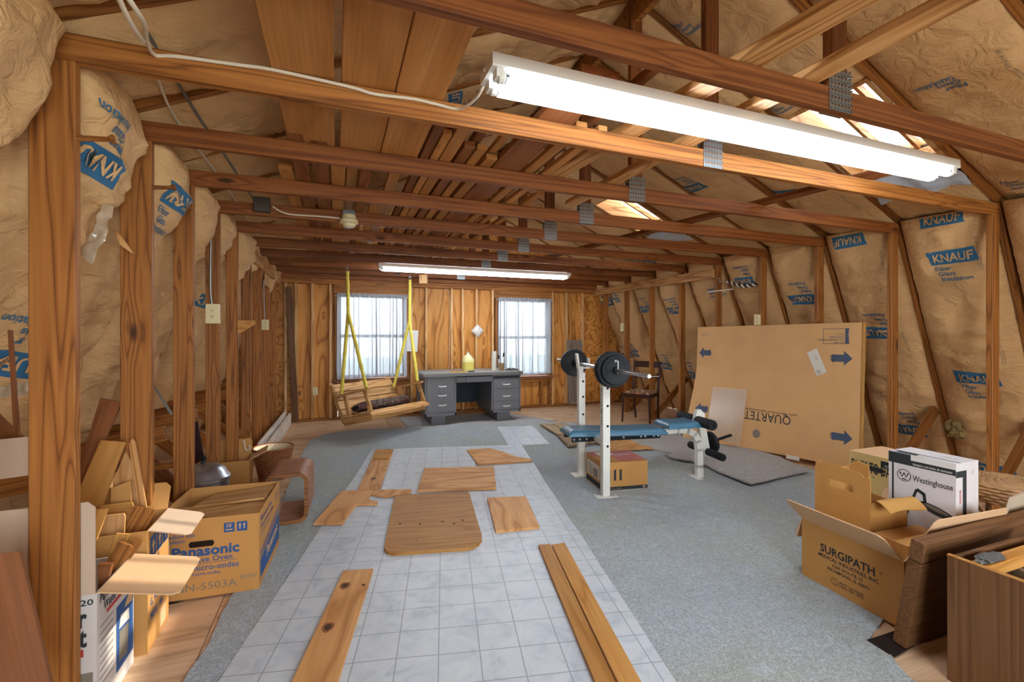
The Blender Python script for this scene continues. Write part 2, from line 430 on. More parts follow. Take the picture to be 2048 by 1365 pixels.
# studs, rafters, braces, joists
def lerp(a, b, t): return a + (b - a) * t
for i in range(NB0, NB1):
    y = yt(i) + .019
    if y > YB - .03: break
    V = Vector((0, y, 0))
    wl, wr = (.116 if i < 2 else .10 if i == 2 else .088), .09
    if i != 5 and i != 6 or True:
        board('stud', (XL - wl / 2, y, 0.0), (XL - wl / 2, y, ZJ if i != 4 else ZJ), wl, .038, (0, 1, 0), W['stud'], wall_left)
    board('stud', (XR + wr / 2, y, 0.0), (XR + wr / 2, y, ZJ), wr, .038, (0, 1, 0), W['stud'], wall_right)
    board('rafter', RB + V - NR * .07, RT + V - NR * .07, .038, .14, NR, W['stud'], wall_right, ch=0)
    board('rafter', LB + V - NL * .07, LT + V - NL * .07, .038, .14, NL, W['stud'], wall_left, ch=0)
    board('rafter', RE + V - nR * .07, RIDGE + V - nR * .07, .038, .14, nR, W['stud'], ceiling, ch=0)
    board('rafter', LE + V - nLU * .07, RIDGE + V - nLU * .07, .038, .14, nLU, W['stud'], ceiling, ch=0)
    board('brace', (XR + .13, y + .038, .04), (5.24, y + .038, .60), .038, .09, (0, 0, 1), W['stud'], wall_right)
    board('brace', (XL - .16, y + .038, .04), (-1.55, y + .038, .62), .038, .09, (0, 0, 1), W['stud'], wall_left)
    if i > 0: board('brace', (XL - .15, y + .038, .72), (-1.5, y + .038, .62), .038, .09, (0, 0, 1), W['stud'], wall_left)
    joist = board('joist', (-.90, y, ZJ + .045), (4.60, y, ZJ + .045), .038, .09, (0, 0, 1), W['stud'] if i == 0 else W['chord'], ceiling)  # joist beside the near lamp takes lighter wood to imitate lamplight on it
    # king post and its toothed plates
    ztop = RIDGE.z - .04
    board('king_post', (XM, y, ZJ + .09), (XM, y, ztop), .09, .038, (0, 1, 0), W['chord'], ceiling)
    for side in (-1, 1):
        pl = MB()
        yy = y + side * .0205
        for r in range(6):
            z0 = ZJ - .002 + r * .028
            pl.box(XM - .062, XM + .062, yy - .0015, yy + .0015, z0, z0 + .0185)
            for q in range(7):
                xx = XM - .062 + q * .0195
                pl.box(xx, xx + .0085, yy - .0015, yy + .0015, z0 + .0185, z0 + .028)
                pl.box(xx + .009, xx + .0155, min(yy, yy + side * .004), max(yy, yy + side * .004), z0 + .004, z0 + .010)
        pl.build('connector_plate', M_STEEL, joist, Matrix.Identity(4))
# top plate and header boards along the side walls
board('header', (XL + .019, yt(5) - .02, 2.085), (XL + .019, YB - .02, 2.085), .038, .135, (0, 0, 1), W['pine'], wall_left)
MB().box(-.005, .005, 0, .34, -.1, .1).build('paper_scrap', M_KRAFT, wall_left, Matrix.Translation((XL + .006, yt(6.4), 1.98)))
board('header', (XR - .019, yt(4) + .03, 2.075), (XR - .019, YB - .05, 2.075), .038, .115, (0, 0, 1), W['pine'], wall_right)
board('sole_plate', (XL - .06, -1.6, .019), (XL - .06, YB, .019), .10, .036, (0, 0, 1), W['stud'], wall_left) if False else None

# ------------------------------------------------------------------ insulation batts with their printing
SURF = {   # origin (y = 0), up direction, right-hand direction for someone facing it, inward normal, length
    'RL': (RB, (RT - RB).normalized(), Vector((0, -1, 0)), NR, (RT - RB).length + .04),
    'LL': (LB, (LT - LB).normalized(), Vector((0, 1, 0)), NL, (LT - LB).length + .05),
    'RU': (RE, dR, Vector((0, -1, 0)), nR, (RIDGE - RE).length),
    'LU': (LE, (RIDGE - LE).normalized(), Vector((0, 1, 0)), nLU, (RIDGE - LE).length)}
LOGOS = {'RL': [(1905, 527, 0, 1), (1958, 768, 0, 1), (1880, 452, 0, 2), (1757, 655, 180, 1), (1812, 850, 180, 1), (1697, 470, 180, 2), (1602, 590, 180, 1),
                (1487, 555, 180, 1), (1290, 612, 180, 1), (1345, 615, 180, 1), (1265, 702, 180, 1), (1331, 726, 180, 1), (1378, 742, 180, 1), (1229, 596, 180, 1), (1443, 570, 0, 3),
                (1985, 930, 180, 2)],
         'LL': [(213, 300, 180, 1), (345, 418, 0, 1), (325, 568, 0, 1), (165, 755, 0, 2), (15, 700, 180, 1), (180, 848, 0, 2), (392, 612, 0, 2)],
         'RU': [(1040, 78, 0, 1), (1540, 203, 0, 1), (1738, 8, 0, 2), (1892, 190, 180, 3), (1372, 372, 180, 1), (1565, 381, 180, 2), (1402, 462, 180, 2), (1345, 45, 0, 3),
                (1395, 480, 180, 1), (1280, 520, 180, 1), (2040, 355, 0, 3)],
         'LU': [(925, 190, 180, 1), (640, 290, 0, 2)]}
def project(p):
    d = p - EYE; zc = d.x * _s + d.y * _c
    return 1024 + F_PX * (d.x * _c - d.y * _s) / zc, HORIZON - F_PX * d.z / zc
def locate(S, px, py, y, s):
    """where on a batt surface S(y, s) the picture point lies"""
    for _ in range(14):
        a, b1, b2 = project(S(y, s)), project(S(y + .004, s)), project(S(y, s + .004))
        j = [(b1[0] - a[0]) / .004, (b2[0] - a[0]) / .004, (b1[1] - a[1]) / .004, (b2[1] - a[1]) / .004]
        dt = j[0] * j[3] - j[1] * j[2]
        if abs(dt) < 1e-6: return None
        ex, ey = px - a[0], py - a[1]
        y += max(-.15, min(.15, (ex * j[3] - ey * j[1]) / dt)); s += max(-.3, min(.3, (ey * j[0] - ex * j[2]) / dt))
    a = project(S(y, s))
    return (y, s) if abs(a[0] - px) + abs(a[1] - py) < 4 else None
def batt(key, bay, s0=0.0, s1=None, y0=None, y1=None, wr=1.0):
    o, up, rt, nn, Ls = SURF[key]
    s1 = Ls if s1 is None else s1
    y0 = yt(bay) + .040 if y0 is None else y0
    y1 = yt(bay + 1) - .004 if y1 is None else y1
    y1 = min(y1, YB - .01)
    sd = Vector((rnd.random() * 90, rnd.random() * 90, rnd.random() * 90))
    bul = {'RL': .085, 'LL': .10, 'RU': .05, 'LU': .055}[key] * (.7 + .5 * rnd.random())
    a0 = {'RL': 1.5, 'LL': 2.1, 'RU': 1.1, 'LU': 1.7}[key] * wr
    tilt = (rnd.random() - .5) * .04
    def S(y, s, lift=0.0):
        u = (y - y0) / (y1 - y0) * 2 - 1
        e = min(1, max(0, 1 - abs(u) ** 4))
        f = min(1, (s - s0) / .12, (s1 - s) / .12); f = max(0, f)
        q = Vector((y * 2.2, s * 2.6, 0)) + sd
        w = noise.noise(q) * .022 + noise.noise(q * 2.3 + Vector((0, 0, 7))) * .013
        c = 1 - abs(noise.noise(Vector((y * 2.5 + s * 2, s * 6.5, 3)) + sd)) * 2.2
        w += max(0, c) ** 3 * .016 - abs(noise.noise(q * 4.4)) * .008
        top = {'LL': .095, 'RL': .05}.get(key, 0) * e ** .6 * math.exp(-((s - Ls + .30) / .48) ** 2)
        d = -.02 + top + (bul * e + tilt * u) * (.35 + .65 * f ** .5) + w * a0 * (.3 + .7 * e)
        return o + up * s + Vector((0, y, 0)) + nn * (d + lift)
    nu, nv = (26, max(8, int((s1 - s0) / .032))) if -3 < bay < 4 else (16, max(8, int((s1 - s0) / .05)))
    def G(u, v):
        if u <= 0 or u >= 1:
            p = S(y0 if u <= 0 else y1, s0 + (s1 - s0) * v); return p - nn * .07
        uu = (u - 1 / (nu + 2)) / (1 - 2 / (nu + 2)); uu = min(1, max(0, uu))
        return S(y0 + (y1 - y0) * uu, s0 + (s1 - s0) * v)
    mb = MB().grid(G, nu + 2, nv, 0)
    left = rt.y > 0
    for px, pz, rot, kind in LOGOS[key]:
        hit = locate(S, px, pz, (y0 + y1) / 2, (s0 + s1) / 2)
        if hit is None or not (y0 - .02 < hit[0] < y1 + .02 and s0 < hit[1] < s1): continue
        py, ps = hit
        cr, sr = round(math.cos(R(rot))), round(math.sin(R(rot)))
        py = min(max(py, y0 + .13), y1 - .13)
        def P(x, y, lift):
            a, b = x * cr - y * sr, x * sr + y * cr
            return S(min(max(py + rt.y * a, y0 + .01), y1 - .01), min(max(ps + b, s0 + .01), s1 - .01), lift)
        if kind in (1, 2):
            def blk(u, v):      # leaning block with a raised left tail
                x = -.145 + .29 * u; y = .0 + .115 * v
                return P(x - .02 * v + .01, y, .004)
            mb.grid(blk, 12, 5, 1, flip=False)
            mb.text('KNAUF', lambda x, y: P(x - .118, y + .022, .009), .095, 0, bold=.018, sx=.80)
        if kind in (1, 3):
            for k, wd_ in enumerate(('Fiber', 'Glass', 'Insulation')):
                mb.text(wd_, lambda x, y, k=k: P(x - .12 + .012 * k, y - .052 - .046 * k, .005), .052, 1, bold=.012)
    # rows of small print down the facing
    for s in [s0 + .35 + .8 * k for k in range(int((s1 - s0) / .8) + 1)]:
        if s + .3 > s1: continue
        yy = y1 - .09 if left else y0 + .09
        for k in (0, .014):
            mb.grid(lambda u, v: S(yy + k + .0025 * v, s + .02 + .12 * u, .004), 3, 1, 2, flip=True)
        mb.text('R19 6 1/4" 24"', lambda x, y: S(yy + .004 + (y if not left else -y) * 1, s + .16 + x, .004), .024, 2)
    ob = mb.build('insulation_batt', [M_KRAFT, M_BLUE, M_INKSOFT], {'RL': wall_right, 'LL': wall_left}.get(key, ceiling), smooth='all')
    return ob
for b in range(-3, 9):
    batt('RL', b); batt('LL', b)
    if b in SKY:
        x0, x1 = SKY[b]
        k = math.sqrt(1 + PITCH ** 2)
        batt('RU', b, (RE.x - x0) * k + .03)
        batt('RU', b, 0.0, (RE.x - x1) * k - .32)
    else: batt('RU', b)
    batt('LU', b)
# bare glass wool below the roof windows
M_WOOLBLUE = plain('pale_glass_wool', 'c9d4e0', .95, var=.12)
for b, (x0, x1) in SKY.items():
    sd = Vector((b * 3.3, 1, 2))
    def G(u, v):
        x = x1 + .03 + .30 * u; y = yt(b) + .045 + (BAY - .05) * v
        return roofpt(x, y, .0 + .03 * noise.noise(Vector((x * 9, y * 9, b))) + .012 * noise.noise(Vector((x * 30, y * 8, b))))
    MB().grid(G, 26, 26).build('glass_wool', M_WOOLBLUE, ceiling, smooth='all')

# ------------------------------------------------------------------ back wall
XS = [-1.9, -.55, -.25, -.02, 1.06, 1.30, 1.86, 2.06, 2.30, 2.55, 3.62, 3.95, 4.36]
def gable_x(z, side):   # where the lower slope passes at height z
    return lerp(RB.x, RT.x, z / 2.25) if side > 0 else lerp(LB.x, LT.x, z / 2.25)
win = {1: (.02, 1.035, .63, 1.92), 2: (2.585, 3.57, .575, 1.92)}
def wall_rect(x0, x1, z0, z1):
    MB().box(-(x1 - x0) / 2 + .001, (x1 - x0) / 2 - .001, 0, .015, z0, z1).build('plywood_panel', W['plywall'], wall_back, Matrix.Translation(((x0 + x1) / 2, YB + .09, 0)))
def wall_clip(poly):
    xc = sum(p[0] for p in poly) / len(poly)
    M = Matrix(((1, 0, 0, xc), (0, 0, -1, YB + .105), (0, 1, 0, 0), (0, 0, 0, 1)))
    MB().prism([(x - xc, z) for x, z in poly], 0, .015).build('plywood_panel', W['plywall'], wall_back, M)
wall_clip([(-1.95, 0), (-.62, 0), (-.62, 2.3), (-1.0, 2.3)])
wall_rect(-.62, win[1][0], 0, 2.35)
wall_rect(win[1][0], win[1][1], 0, win[1][2]); wall_rect(win[1][0], win[1][1], win[1][3], 2.35)
wall_rect(win[1][1], 1.68, 0, 2.35); wall_rect(1.68, win[2][0], 0, 2.35)
wall_rect(win[2][0], win[2][1], 0, win[2][2]); wall_rect(win[2][0], win[2][1], win[2][3], 2.35)
wall_rect(win[2][1], 4.2, 0, 2.35)
wall_clip([(4.2, 0), (5.62, 0), (4.68, 2.3), (4.2, 2.3)])
wall_clip([(-1.0, 2.35), (4.7, 2.35), (XM, 3.62)])
for px in (571, 592, 625, 661, 823, 853, 904, 926, 953.5, 986, 1106, 1134, 1166):
    p = aY(px, 700, YB)
    board('stud', (p.x, YB + .045, .04), (p.x, YB + .045, 2.06), .038, .088, (0, 1, 0), W['swinglight'], wall_back)
for x in (4.78, 5.1, -1.15, -1.45):
    zt = (RB.x - x) / (RB.x - RT.x) * 2.25 if x > 0 else (x - LB.x) / (LT.x - LB.x) * 2.25
    board('stud', (x, YB + .045, .04), (x, YB + .045, zt), .038, .088, (0, 1, 0), W['stud'], wall_back)
board('sole_plate', (-1.9, YB + .045, .02), (5.55, YB + .045, .02), .088, .038, (0, 0, 1), W['stud'], wall_back)
board('top_plate', (-.9, YB + .045, 2.078), (4.62, YB + .045, 2.078), .088, .038, (0, 0, 1), W['stud'], wall_back)
board('top_plate', (-.9, YB + .045, 2.117), (4.62, YB + .045, 2.117), .088, .038, (0, 0, 1), W['stud'], wall_back)
board('end_joist', (-.9, YB + .03, 2.2), (4.62, YB + .03, 2.2), .05, .12, (0, 0, 1), W['chord'], wall_back)
M_PANE = glass_mat('window_glass', 'dce8f0', .02, .10)
M_SASH = plain('sash_brown', '7c5238', .5, var=.2)
for k, (x0, x1, z0, z1) in win.items():
    w = struct('window_%d' % k)
    ZM = Matrix.Identity(4)
    board('header', (x0 - .06, YB + .03, 1.992), (x1 + .06, YB + .03, 1.992), .05, .135, (0, 0, 1), W['stud'], w)
    for x in (x0 - .022, x1 + .022): board('jamb', (x, YB + .04, .04), (x, YB + .04, 1.925), .038, .085, (0, 1, 0), W['stud'], w)
    board('sill', (x0 - .07, YB + .02, z0 - .03), (x1 + .07, YB + .02, z0 - .03), .10, .04, (0, 0, 1), M_SASH, w)
    board('rough_sill', (x0 - .02, YB + .045, z0 - .09), (x1 + .02, YB + .045, z0 - .09), .088, .04, (0, 0, 1), W['stud'], w)
    for q in (.15, .85): board('cripple_stud', (lerp(x0, x1, q), YB + .045, .04), (lerp(x0, x1, q), YB + .045, z0 - .11), .038, .085, (0, 1, 0), W['stud'], w)
    for nm, za, zb, yy in (('lower_sash', z0, (z0 + z1) / 2 + .02, YB + .05), ('upper_sash', (z0 + z1) / 2 - .02, z1, YB + .075)):
        f = MB(); t = .045
        f.box(x0, x1, yy - .015, yy + .015, za, za + t); f.box(x0, x1, yy - .015, yy + .015, zb - t, zb)
        f.box(x0, x0 + t, yy - .014, yy + .014, za, zb); f.box(x1 - t, x1, yy - .014, yy + .014, za, zb)
        s = f.build(nm, M_SASH, w)
        MB().box(x0 + .01, x1 - .01, yy - .002, yy + .002, za + .01, zb - .01).build('pane', M_PANE, s)
# wall behind the camera with one opening added to let light in
fw = MB()
for x0, x1, z0, z1 in ((-2.0, -.1, 0, 3.6), (1.2, 5.75, 0, 3.6), (-.1, 1.2, 0, .65), (-.1, 1.2, 1.95, 3.6)):
    fw.box(x0, x1, -1.78, -1.75, z0, z1)
fw.build('plywood_panel', W['plywall'], wall_front)
g = MB().box(-60, 60, -60, 90, -3.1, -3.0).build('ground', plain('pale_ground', 'a9b2ac', .9, var=.3)); g['kind'] = 'structure'
# ------------------------------------------------------------------ floor coverings
def cut(name, pts, th, mat, grain=(0, 1), parent=None, label=None, cat=None, group=None, toward=None, ch=False):
    """a flat piece sawn to the outline pts (world points in one plane), th thick to the far side of the face; grain along pts[a]->pts[b]"""
    pts = [Vector(p) for p in pts]
    n = Vector((0, 0, 0))
    for i in range(1, len(pts) - 1): n += (pts[i] - pts[0]).cross(pts[i + 1] - pts[0])
    n.normalize(); tw = Vector(toward) if toward is not None else EYE - pts[0]
    if n.dot(tw) < 0: n = -n
    c = sum(pts, Vector()) / len(pts)
    M = frame(pts[grain[1]] - pts[grain[0]], n, c); Mi = M.inverted()
    loc = [Mi @ p for p in pts]
    o = MB().prism([(p.x, p.y) for p in loc], -th, 0).build(name, mat, parent, M)
    return tag(o, label, cat, group)
def carpet_mat(name, a, b, c_):
    t = NT(name, .95, 0, .1); t.b.inputs['Sheen Weight'].default_value = .3
    big = t.noise(t.coords((1, 1, 1)), 1.3, 3, .4); mid = t.noise(t.coords((1, 1, 1)), 14, 4, .3, .65)
    tiny = t.noise(t.coords((1, 1, 1)), 190, 2, 0, .6)
    col = t.mix(t.n('ShaderNodeMapRange', Value=big, From_Min=.38, From_Max=.66).outputs[0], hexlin(a), hexlin(b))
    col = t.mix(t.n('ShaderNodeMapRange', Value=mid, From_Min=.5, From_Max=.75).outputs[0], col, hexlin(c_))
    m2_ = t.noise(t.coords((1, 1, 1)), 55, 3, .2, .6)
    col = t.mix(.45, col, t.ramp(m2_, [(.35, (.6, .6, .6, 1)), (.65, (1.2, 1.2, 1.2, 1))]), 'MULTIPLY')
    col = t.mix(.55, col, t.ramp(tiny, [(.32, (.3, .3, .3, 1)), (.68, (1.45, 1.45, 1.45, 1))]), 'MULTIPLY')
    t.base(col)
    t.bump(t.math('ADD', tiny, t.math('MULTIPLY', mid, 1.2)), .9, .02)
    return t.mat
M_CARPET = carpet_mat('blue_grey_carpet', 'bac6cc', 'bcc4ba', 'ccd5da')
M_CARPET2 = carpet_mat('pale_carpet', 'c3c2c0', 'ccc9c4', 'd8d6d2')
def jag(poly, step=.05, amp=.008, seed=1):
    out = []; r = random.Random(seed)
    for i, p in enumerate(poly):
        q = poly[(i + 1) % len(poly)]; p2, q2 = Vector(p), Vector(q); L = (q2 - p2).length; k = max(1, int(L / step))
        for j in range(k):
            v = p2.lerp(q2, j / k); out.append((v.x + r.uniform(-amp, amp), v.y + r.uniform(-amp, amp)))
    return out
def carpet(name, poly, z0, th, mat, label, seed, wave=0.0, waves=()):
    """a laid carpet: ragged cut edge, thick pile; a fine top grid lets it ruck"""
    poly = jag(poly, seed=seed); xs = [p[0] for p in poly]; ys = [p[1] for p in poly]
    c = (sum(xs) / len(xs), sum(ys) / len(ys))
    bm = bmesh.new(); vs = [bm.verts.new((x - c[0], y - c[1], 0)) for x, y in poly]
    f = bm.faces.new(vs); 
    if f.normal.z < 0 or f.calc_area() < 0: pass
    bmesh.ops.triangulate(bm, faces=[f])
    step = .09
    for ax, lo, hi in ((0, min(xs) - c[0], max(xs) - c[0]), (1, min(ys) - c[1], max(ys) - c[1])):
        k = lo + step
        while k < hi:
            co = [0, 0, 0]; no = [0, 0, 0]; co[ax] = k; no[ax] = 1
            bmesh.ops.bisect_plane(bm, geom=bm.verts[:] + bm.edges[:] + bm.faces[:], plane_co=co, plane_no=no); k += step
    bmesh.ops.recalc_face_normals(bm, faces=bm.faces)
    if sum(f.normal.z for f in bm.faces) < 0: bmesh.ops.reverse_faces(bm, faces=bm.faces)
    bd = [e for e in bm.edges if e.is_boundary]
    ext = bmesh.ops.extrude_edge_only(bm, edges=bd)['geom']
    low = set(v for v in ext if isinstance(v, bmesh.types.BMVert))
    for v in bm.verts:
        if v in low: v.co.z = 0
        else:
            x, y = v.co.x + c[0], v.co.y + c[1]; h = th
            for wx, wy, wr_, wh, wa in waves:
                d = math.hypot(x - wx, y - wy)
                if d < wr_: h += wh * (1 - d / wr_) * (.5 + .5 * math.sin((x * math.cos(wa) + y * math.sin(wa)) * 42 + noise.noise(Vector((x * 3, y * 3, 0))) * 3))
            v.co.z = h + wave * noise.noise(Vector((x * 2.2, y * 2.2, seed)))
    bmesh.ops.recalc_face_normals(bm, faces=bm.faces)
    me = bpy.data.meshes.new(name); bm.to_mesh(me); bm.free(); me.materials.append(mat)
    o = link(bpy.data.objects.new(name, me)); o.location = (c[0], c[1], z0)
    return tag(o, label, 'carpet')
xy = lambda v: (v.x, v.y)
P = lambda *pp: [xy(fl(a, b, .01)) for a, b in pp]
carpet('carpet', [(-.70, .9)] + P((415, 1290), (440, 1230), (462, 1195), (505, 1120), (560, 1010), (592, 940), (604, 908), (622, 880), (650, 869), (700, 861), (800, 856), (900, 852), (1000, 850), (1090, 844), (1150, 846)) +
       [(3.25, 5.9), (4.0, 4.9), (4.25, 3.2), (4.2, 2.0), (3.9, 1.45), (2.5, 1.40)] + P((1733, 1281), (1777, 1309), (1800, 1335)) + [(1.9, .75), (1.9, .3), (-.70, .3)],
       .0, .012, M_CARPET, 'large blue-grey carpet spread across the attic floor under the vinyl sheet', 3, .002,
       ((2.12, 3.0, .46, .022, 1.0), (2.55, 2.95, .6, .014, 1.3), (3.0, 3.15, .5, .012, .4), (2.3, 2.5, .5, .012, .2)))
carpet('carpet_remnant', P((797, 835), (1006, 826), (1115, 842), (1000, 850), (816, 855)), .0, .010, M_CARPET2, 'flat pale carpet remnant under the feet of the grey desk', 5)
carpet('carpet_remnant', [xy(fl(*p, .03)) for p in ((1228, 866), (1262, 882), (1300, 897), (1345, 906), (1425, 905), (1520, 900), (1560, 890), (1420, 848), (1300, 858))], .014, .016, M_CARPET2,
       'pale grey carpet remnant lying behind the front leg of the weight bench', 6, .004)
carpet('carpet_remnant', [xy(fl(*p, .04)) for p in ((1332, 909), (1338, 915), (1400, 925), (1440, 945), (1502, 969), (1560, 955), (1616, 943), (1560, 915), (1500, 898), (1430, 893))], .032, .016, M_CARPET2,
       'thick off-white carpet piece with frayed edge, nearest the big flat carton', 7, .004)

# sheet vinyl with its printed tile pattern
VO = Vector((-.423, 2.0, 0)); VV = Vector((.216, .976, 0)).normalized(); VU = Vector((VV.y, -VV.x, 0))
def vinyl_mat():
    t = NT('sheet_vinyl', .38, 0, .4)
    v = t.coords((1, 1, 1), rand=False); sp = t.n('ShaderNodeSeparateXYZ', Vector=v)
    def line(o):
        a = t.math('PINGPONG', t.math('ADD', o, .0), .0825); return t.math('LESS_THAN', a, .0022)
    ln = t.math('MAXIMUM', line(sp.outputs[0]), line(sp.outputs[1]))
    n1 = t.noise(v, 7, 5, 1.2, .65); n2 = t.noise(v, 2.1, 2)
    col = t.ramp(n1, [(.3, hexlin('a9b4bc')), (.5, hexlin('c3cbd0')), (.7, hexlin('cdd3d6'))])
    cell = t.n('ShaderNodeTexWhiteNoise', Vector=t.n('ShaderNodeVectorMath', operation='FLOOR').outputs[0])
    col = t.mix(t.math('MULTIPLY', n2, .25), col, hexlin('b7bfc6'))
    col = t.mix(ln, col, hexlin('8f979d')); t.base(col)
    t.bump(t.math('SUBTRACT', t.math('MULTIPLY', n1, .2), ln), .25, .003)
    return t.mat
M_VINYL = vinyl_mat()
def vinyl(name, o, L0, L1, wd, label, bumps=0.004, skew=0.0):
    nu, nv = 26, 60
    def G(u, v):
        x, y = wd * u + skew * v, lerp(L0, L1, v)
        e = 1 - abs(2 * u - 1) ** 10
        w = (noise.noise(Vector((x * 2.4, y * 2.0, 4))) + .5) * bumps * e + (.006 * max(0, noise.noise(Vector((x * .3, y * 3.3, 1)))) if u < .12 else 0)
        jx = .008 * noise.noise(Vector((u * 3, y * 1.7, 8)))
        return (x + jx, y, max(.0005, w))
    mb = MB().grid(G, nu, nv)
    mb.grid(lambda u, v: (wd * u + skew * v + .008 * noise.noise(Vector((u * 3, lerp(L0, L1, v) * 1.7, 8))), lerp(L0, L1, v), -.002), nu, nv, flip=True)
    M = Matrix(((VU.x, VV.x, 0, o[0]), (VU.y, VV.y, 0, o[1]), (0, 0, 1, o[2]), (0, 0, 0, 1)))
    return tag(mb.build(name, M_VINYL, None, M, smooth='all'), label, 'flooring')
vinyl('vinyl_sheet', (VO.x, VO.y, .0145), -1.75, 3.42, 1.68, 'long white tile-patterned vinyl sheet running down the middle of the floor', skew=.06)
q = fl(1027, 896, .015)
M2 = vinyl('vinyl_sheet', (q.x - .05, q.y, .0145), .12, 1.2, .50, 'small vinyl offcut beyond the far right corner of the long vinyl sheet', .001)

# ------------------------------------------------------------------ boards lying about on the floor
zb = .034
F = lambda *pp: [fl(a, b, zb) for a, b in pp]
e_ = .014
kp = cut('plank', F((687, 1142), (746.5, 1138), (675, 1365), (640, 1480), (535, 1490), (583, 1365)), e_, W['ply'], (1, 2), label='narrow knotty plank at the lower left of the vinyl sheet, running out of view', cat='board')
M_KNOT, M_KNOT2 = plain('dark_knot', '4a2c16', .6, var=.3), plain('knot_ring', '8d5a30', .6, var=.2)
def knots(o, spots, lift=.0006):
    pm = MB(); Mi = wm(o).inverted()
    for c, a, b in spots:
        c = Mi @ Vector(c)
        for f, m, h in ((1.7, 1, lift), (1.0, 0, lift * 1.6)):
            pm.add([(c.x + a * f * math.cos(q) * (1 + .12 * math.sin(3 * q + a * 90)), c.y + b * f * math.sin(q), h) for q in [2 * math.pi * k / 18 for k in range(18)]], [tuple(range(18))], m)
    imprint(o, pm, [M_KNOT, M_KNOT2])
knots(kp, [(fl(690, 1172, zb), .020, .015), (fl(656, 1255, zb), .021, .015), (fl(727, 1171, zb), .008, .006)])
tb = F((1077, 1090), (1101, 1088.5), (1231, 1365), (1290, 1490), (1245, 1490), (1191, 1365))
cut('grooved_board', tb, .018, W['oak'], (0, 5), label='left strip of the pair of long orange boards on the right edge of the vinyl', cat='board')
cut('grooved_board', F((1104, 1090), (1129, 1086), (1283, 1365), (1350, 1490), (1294, 1490), (1236, 1365)), .018, W['oak'], (1, 2), label='right strip of the pair of long orange boards on the right edge of the vinyl', cat='board')
def rounded(a, b, r, k=5):
    return a, b
panel = [(790, 991), (936, 983.5), (940, 990), (950, 1025), (963, 1068), (964, 1078), (958, 1086), (945, 1094), (930, 1097), (790, 1107), (775, 1104), (768, 1096), (770, 1085), (778, 1045)]
pn = cut('rounded_board', F(*panel), .019, W['oak'], (0, 1), label='brown wood panel with two rounded corners and screw holes, centre of the vinyl', cat='board')
hb = MB()
for a, b in ((800, 1048), (840, 1049), (885, 1044), (925, 1041), (908, 1048), (837, 1001), (903, 998), (833, 1026), (833, 1083)):
    p = fl(a, b, zb + .0006); hb.lathe([(.009 if b > 1030 and b < 1060 else .005, 0), (.009 if b > 1030 and b < 1060 else .005, .0008), (0, .0008)], 10, 0, Matrix.Translation(p))
hb.build('screw_holes', W['dark'], pn, Matrix.Identity(4))['kind'] = 'stuff'
cut('plywood_offcut', F((848.5, 936.5), (987.7, 933.5), (992.7, 976.5), (835, 982)), e_, W['ply'], (0, 1), label='pale rectangular plywood offcut lying beyond the rounded brown panel', cat='board')
cut('plywood_offcut', F((974.6, 995.8), (1051.5, 992.7), (1079, 1053.5), (991.5, 1062)), .018, W['ply'], (0, 3), label='scuffed whitish-brown rectangular board right of the rounded panel', cat='board')
cut('plywood_offcut', F((934, 899.6), (981, 897), (1004, 903.5), (1031, 913), (1064, 919), (1064, 921.5), (956, 929)), e_, W['ply'], (0, 1), label='wedge-shaped plywood offcut with a long point at the far right of the vinyl', cat='board')
kp = cut('plank', F((752, 899), (787, 899), (761, 975.5), (716.5, 977.5)), e_, W['ply'], (1, 2), label='short knotty plank on the far left of the vinyl with a block on its end', cat='board')
knots(kp, [(fl(747, 958, zb), .022, .014)])
zb = .052
cut('wood_block', F((752, 900), (787, 898.5), (776, 915.5), (747, 916)), .017, W['oak'], (0, 1), label='small orange block lying across the far end of the short plank', cat='board')
zb = .034
cut('plywood_offcut', F((683, 982), (743, 980), (823, 979), (823, 984), (769.6, 993), (742.7, 988.5), (735, 998), (756, 1004), (754, 1008), (713, 1008.5), (685, 1046.5), (627, 1047)), e_, W['ply'], (0, 11), label='notched L-shaped plywood offcut on the left edge of the vinyl', cat='board')
zb = .05
for k, (pp, nm) in enumerate((([(1080, 848), (1101, 847.5), (1138, 866), (1117, 869)], 'far left'), ([(1103, 847.5), (1128, 846), (1167, 864), (1141, 866)], 'far right'),
                              ([(1116, 871), (1139, 868), (1178, 886), (1136, 891.5)], 'near left'), ([(1142, 867.5), (1170, 865), (1206, 880), (1181, 885.5)], 'near right'))):
    cut('plank', F(*pp), .02, W['grey'], (1, 2), label='weathered brown plank behind the rack of the weight bench, %s of the four' % nm, cat='board')
zb = .03
cut('hardboard_sheet', F((1190, 884), (1232, 871), (1268, 884), (1311, 898), (1222, 902)), .006, W['pine'], (0, 1), label='thin tan hardboard sheet on the carpet behind the red-topped carton', cat='board')
zb = .024
cut('hardboard_sheet', F((1186, 868), (1216, 864), (1258, 880), (1240, 884)), .006, M_CARDGREY, (0, 1), label='pale grey-white thin sheet lying between the hardboard and the far planks', cat='board')
zb = .012
cut('floor_mat', F((1733, 1281), (1790, 1262), (1830, 1290), (1790, 1312), (1777, 1309)), .006, W['dark'], (0, 1), label='dark mat scrap on the floor under the corner of the medical carton', cat='mat')

